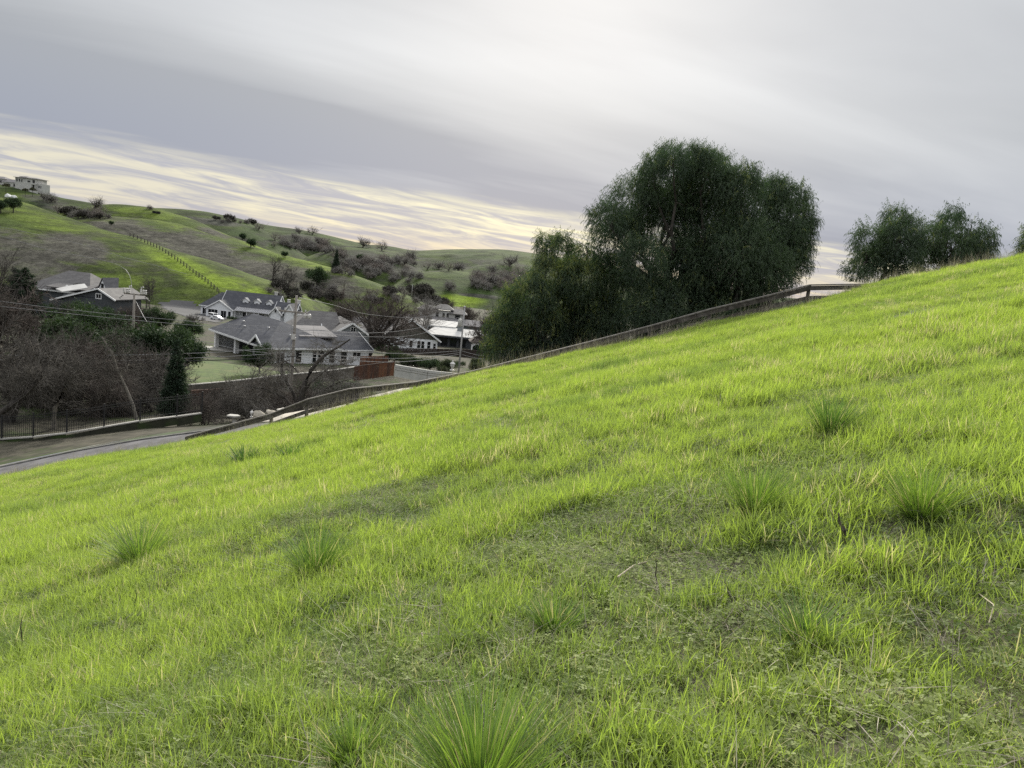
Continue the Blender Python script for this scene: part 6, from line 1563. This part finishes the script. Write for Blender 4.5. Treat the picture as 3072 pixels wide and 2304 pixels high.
for i, (u, v, Y, h, k, l) in enumerate(((1215,1080,150,2.4,'bush_a','shrub below the dark fence left of the others'), (1250,1095,146,2.6,'bush_b','dark shrub above the pale wall'), (1290,1095,144,2.4,'bush_b','dark shrub over the middle of the pale wall'), (1330,1110,138,2.0,'bush_a','shrub left of the pale birdhouse'),
    (1298,1135,112,1.7,'bush_b','round shrub at the bend of the pale wall'), (1235,1130,108,1.3,'bush_a','low shrub right of the red cedar fence'), (1262,1135,104,1.3,'bush_a','low shrub in front of the pale wall'), (1320,1138,104,1.2,'bush_a','yellowish shrub left of the foot of the transformer pole'),
    (1420,1108,128,2.2,'bush_a','shrub right of the foot of the transformer pole'), (1470,1098,126,2.4,'bush_a','shrub below the pavilion'), (1440,1125,112,1.4,'bush_b','low dark shrub near the road right of the transformer pole'), (1500,1105,118,2.6,'bush_a','shrub under the left edge of the pepper trees'),
    (1180,1062,196,2.2,'bush_b','clipped shrub before the dark fence'), (1144,1055,190,3.0,'bush_b','small tree at the corner of the white gabled house'), (690,958,280,1.5,'bush_b','round dark shrub left of the dormer house door'), (705,957,280,1.4,'bush_b','round dark shrub beside the dormer house window'))):
    T(k, u, v, Y, h, l, 'shrub', name='shrub', group='garden shrubs in the village')
T('scrub_a', 1340, 1128, 108, 3.2, 'bare bush with pale sticks left of the birdhouse', group='bare bushes by the road')
T('scrub_b', 1450, 1118, 112, 3.0, 'reddish bare bush right of the transformer pole', group='bare bushes by the road')
T('scrub_a', 1390, 1125, 104, 2.4, 'bare bush at the foot of the transformer pole', group='bare bushes by the road')
T('scrub_b', 1165, 1150, 92, 2.0, 'dry reddish bush on the verge below the red cedar fence', group='bare bushes by the road')
T('pale_a', 1258, 1040, 235, 16.5, 'pale barked sycamore with two slanting stems behind the white gable', name='sycamore_tree')
T('oak_c', 1470, 1045, 222, 17.0, 'leafless oak at the left edge of the pepper trees', name='oak_tree')
T('oak_b', 1500, 1070, 170, 12.0, 'leafless tree tucked against the lower pepper tree', name='oak_tree')
T('tall_b', 850, 905, 345, 15.0, 'leafless tree behind the right gables of the dormer house')
T('tall_a', 815, 900, 350, 15.5, 'leafless tree above the ridge of the dormer house')
T('round_tree', 948, 905, 420, 13.0, 'dark green tree right of the dormer house below the grey hill', name='green_tree')
T('conifer', 1002, 882, 450, 13.0, 'small dark conifer above the crown of the big oak', 'conifer', name='conifer')
T('tall_b', 452, 905, 300, 13.0, 'slim leafless tree right of the insulator pole')
T('tall_a', 440, 905, 305, 14.0, 'leafless tree on the green slope right of the insulator pole')
T('oak_c', 1400, 960, 360, 14.0, 'leafless tree beside the two storey house')
T('oak_c', 1005, 1000, 240, 13.0, 'reddish leafless tree left of the crown of the big oak')
T('oak_b', 1170, 985, 260, 14.0, 'leafless tree right of the crown of the big oak')
T('oak_c', 1330, 935, 420, 13.0, 'reddish leafless tree behind the two storey house')
BR = random.Random(31)
for i in range(34):                                     # brushy bank between the dark fence and the road
    u = BR.uniform(1135, 1560); v = BR.uniform(1076, 1100) + (u > 1400) * 6; Yb_ = 2307 * 20.6 / max(60, v - (650 + .105 * u)) * BR.uniform(.92, 1.02)
    k = BR.choice(['bush_a', 'bush_b', 'bush_a', 'scrub_a'])
    leafy_ = k != 'scrub_a'; T(k, u, v, Yb_, BR.uniform(1.3, 2.6), 'dark leafy shrub on the brushy bank below the long dark fence' if leafy_ else 'bare twiggy shrub on the brushy bank below the long dark fence', 'shrub', name='shrub', group='leafy shrubs on the bank' if leafy_ else 'bare shrubs on the bank')
# trees on the hills: (u, v of the foot, height in photo pixels, kind, label)
FT_ = [
 (285,628,46,'far_a','leafless oak on the skyline right of the hilltop mansion'), (262,652,40,'far_c','leafless oak in the hollow below the skyline oak'), (300,655,44,'far_b','leafless oak below the skyline oak at the end of the dell'), (235,655,34,'far_a','leafless oak at the foot of the mansion hill'), (155,606,36,'far_c','leafless oak below the garden wall of the mansion'), (175,640,34,'far_b','leafless oak between the mansion hill and the bright spur'), (130,600,30,'far_a','small leafless oak right under the mansion'),
 (448,628,18,'far_c','low bare bush on the skyline left of the trough'),
 (776,690,28,'far_b','round leafless oak on the skyline of the far ridge, left'), (897,702,26,'far_a','left one of two leafless oaks above the wooded knoll'), (937,704,30,'far_b','right one of two leafless oaks above the wooded knoll'), (1088,742,38,'far_a','left one of two big leafless oaks on the far skyline'), (1146,752,36,'far_b','right one of two big leafless oaks on the far skyline'), (1232,780,42,'far_c','dark leafless oak where the far ridge levels out'),
 (1318,808,34,'far_a','first leafless oak of the row on the low rise'), (1345,812,32,'far_b','second leafless oak of the row on the low rise'), (1376,812,40,'far_c','last leafless oak of the row on the low rise'), (1282,808,26,'far_b','low leafless oak left of the row on the low rise'),
 (1530,800,46,'far_a','leafless oak on the ridge beside the pepper trees'), (1480,820,40,'far_c','leafless oak on the slope left of the pepper trees'), (1555,835,50,'far_b','leafless oak touching the top of the lower pepper tree')]
for u, v, hp, k, l in FT_:
    q = hit(u, v)
    if q is None: continue
    tree(k, 'oak_tree', q, hp * q.y / FPX, l, 'tree', 'leafless oaks on the hills')
GB = random.Random(21)
def grove(n, u0, u1, v0, v1, sl, hp, kinds, label, group, cat='tree', name='oak_tree'):
    for i in range(n):
        u = GB.uniform(u0, u1); v = GB.uniform(v0, v1) + sl * (u - u0); q = hit(u, v)
        if q is None or q.y < 300: continue
        tree(GB.choice(kinds), name, q, GB.uniform(*hp) * q.y / FPX, label, cat, group)
FA = ['far_a', 'far_b', 'far_c']
grove(30, 820, 985, 712, 742, .10, (20, 32), FA, 'leafless oak among others on the dark wooded knoll', 'oaks on the wooded knoll')
grove(60, 1000, 1270, 770, 830, .10, (22, 38), FA, 'leafless oak in the grove covering the middle spur', 'oaks on the middle spur')
grove(10, 960, 1040, 742, 762, .05, (18, 28), FA, 'leafless oak in the row along the top of the middle spur', 'oaks along the middle spur')
grove(26, 1340, 1580, 835, 875, .0, (28, 44), FA, 'leafless oak in the bare wood left of the pepper trees', 'oaks left of the pepper trees')
grove(9, 640, 760, 655, 668, .12, (12, 20), ['far_brush', 'far_c'], 'dark bush in the hollow of the smooth hill', 'bushes in the hollow', 'bush', 'bush')
grove(18, 180, 330, 640, 655, .02, (14, 24), ['far_brush', 'far_c'], 'grey bush in the dell below the mansion hill', 'bushes in the dell', 'bush', 'bush')
grove(26, 800, 1010, 850, 895, .06, (18, 30), ['far_brush', 'far_a', 'far_b'], 'bare brush tree at the foot of the grey hill', 'brush at the foot of the grey hill')
grove(26, 1100, 1330, 870, 910, .04, (18, 30), ['far_brush', 'far_c', 'far_b'], 'bare brush tree at the end of the village', 'brush at the end of the village')
for u, v, hp, l in ((40,638,46,'round dark green tree on the bright slope'), (2,640,40,'round dark green tree cut off by the left edge'), (752,742,26,'small dark green tree on the lit spur'), (855,772,18,'dark green bush on the grey hill crest'), (1080,785,22,'dark green tree inside the oak grove'), (335,675,12,'lone dark bush on the grey green hill'), (727,720,20,'dark bush at the foot of the far ridge')):
    q = hit(u, v); tree('far_green' if hp < 30 else 'round_tree', 'green_tree', q, hp * q.y / FPX, l, 'tree', 'dark green trees on the hills', wide=1.0)
for u, v, hp, l in ((76,590,22,'left palm under the mansion'), (98,590,24,'right palm under the mansion'), (18,580,26,'palm at the left edge of the mansion hill')):
    q = hit(u, v); tree('palm', 'palm_tree', q, hp * q.y / FPX, l, 'palm', 'palms on the mansion hill')
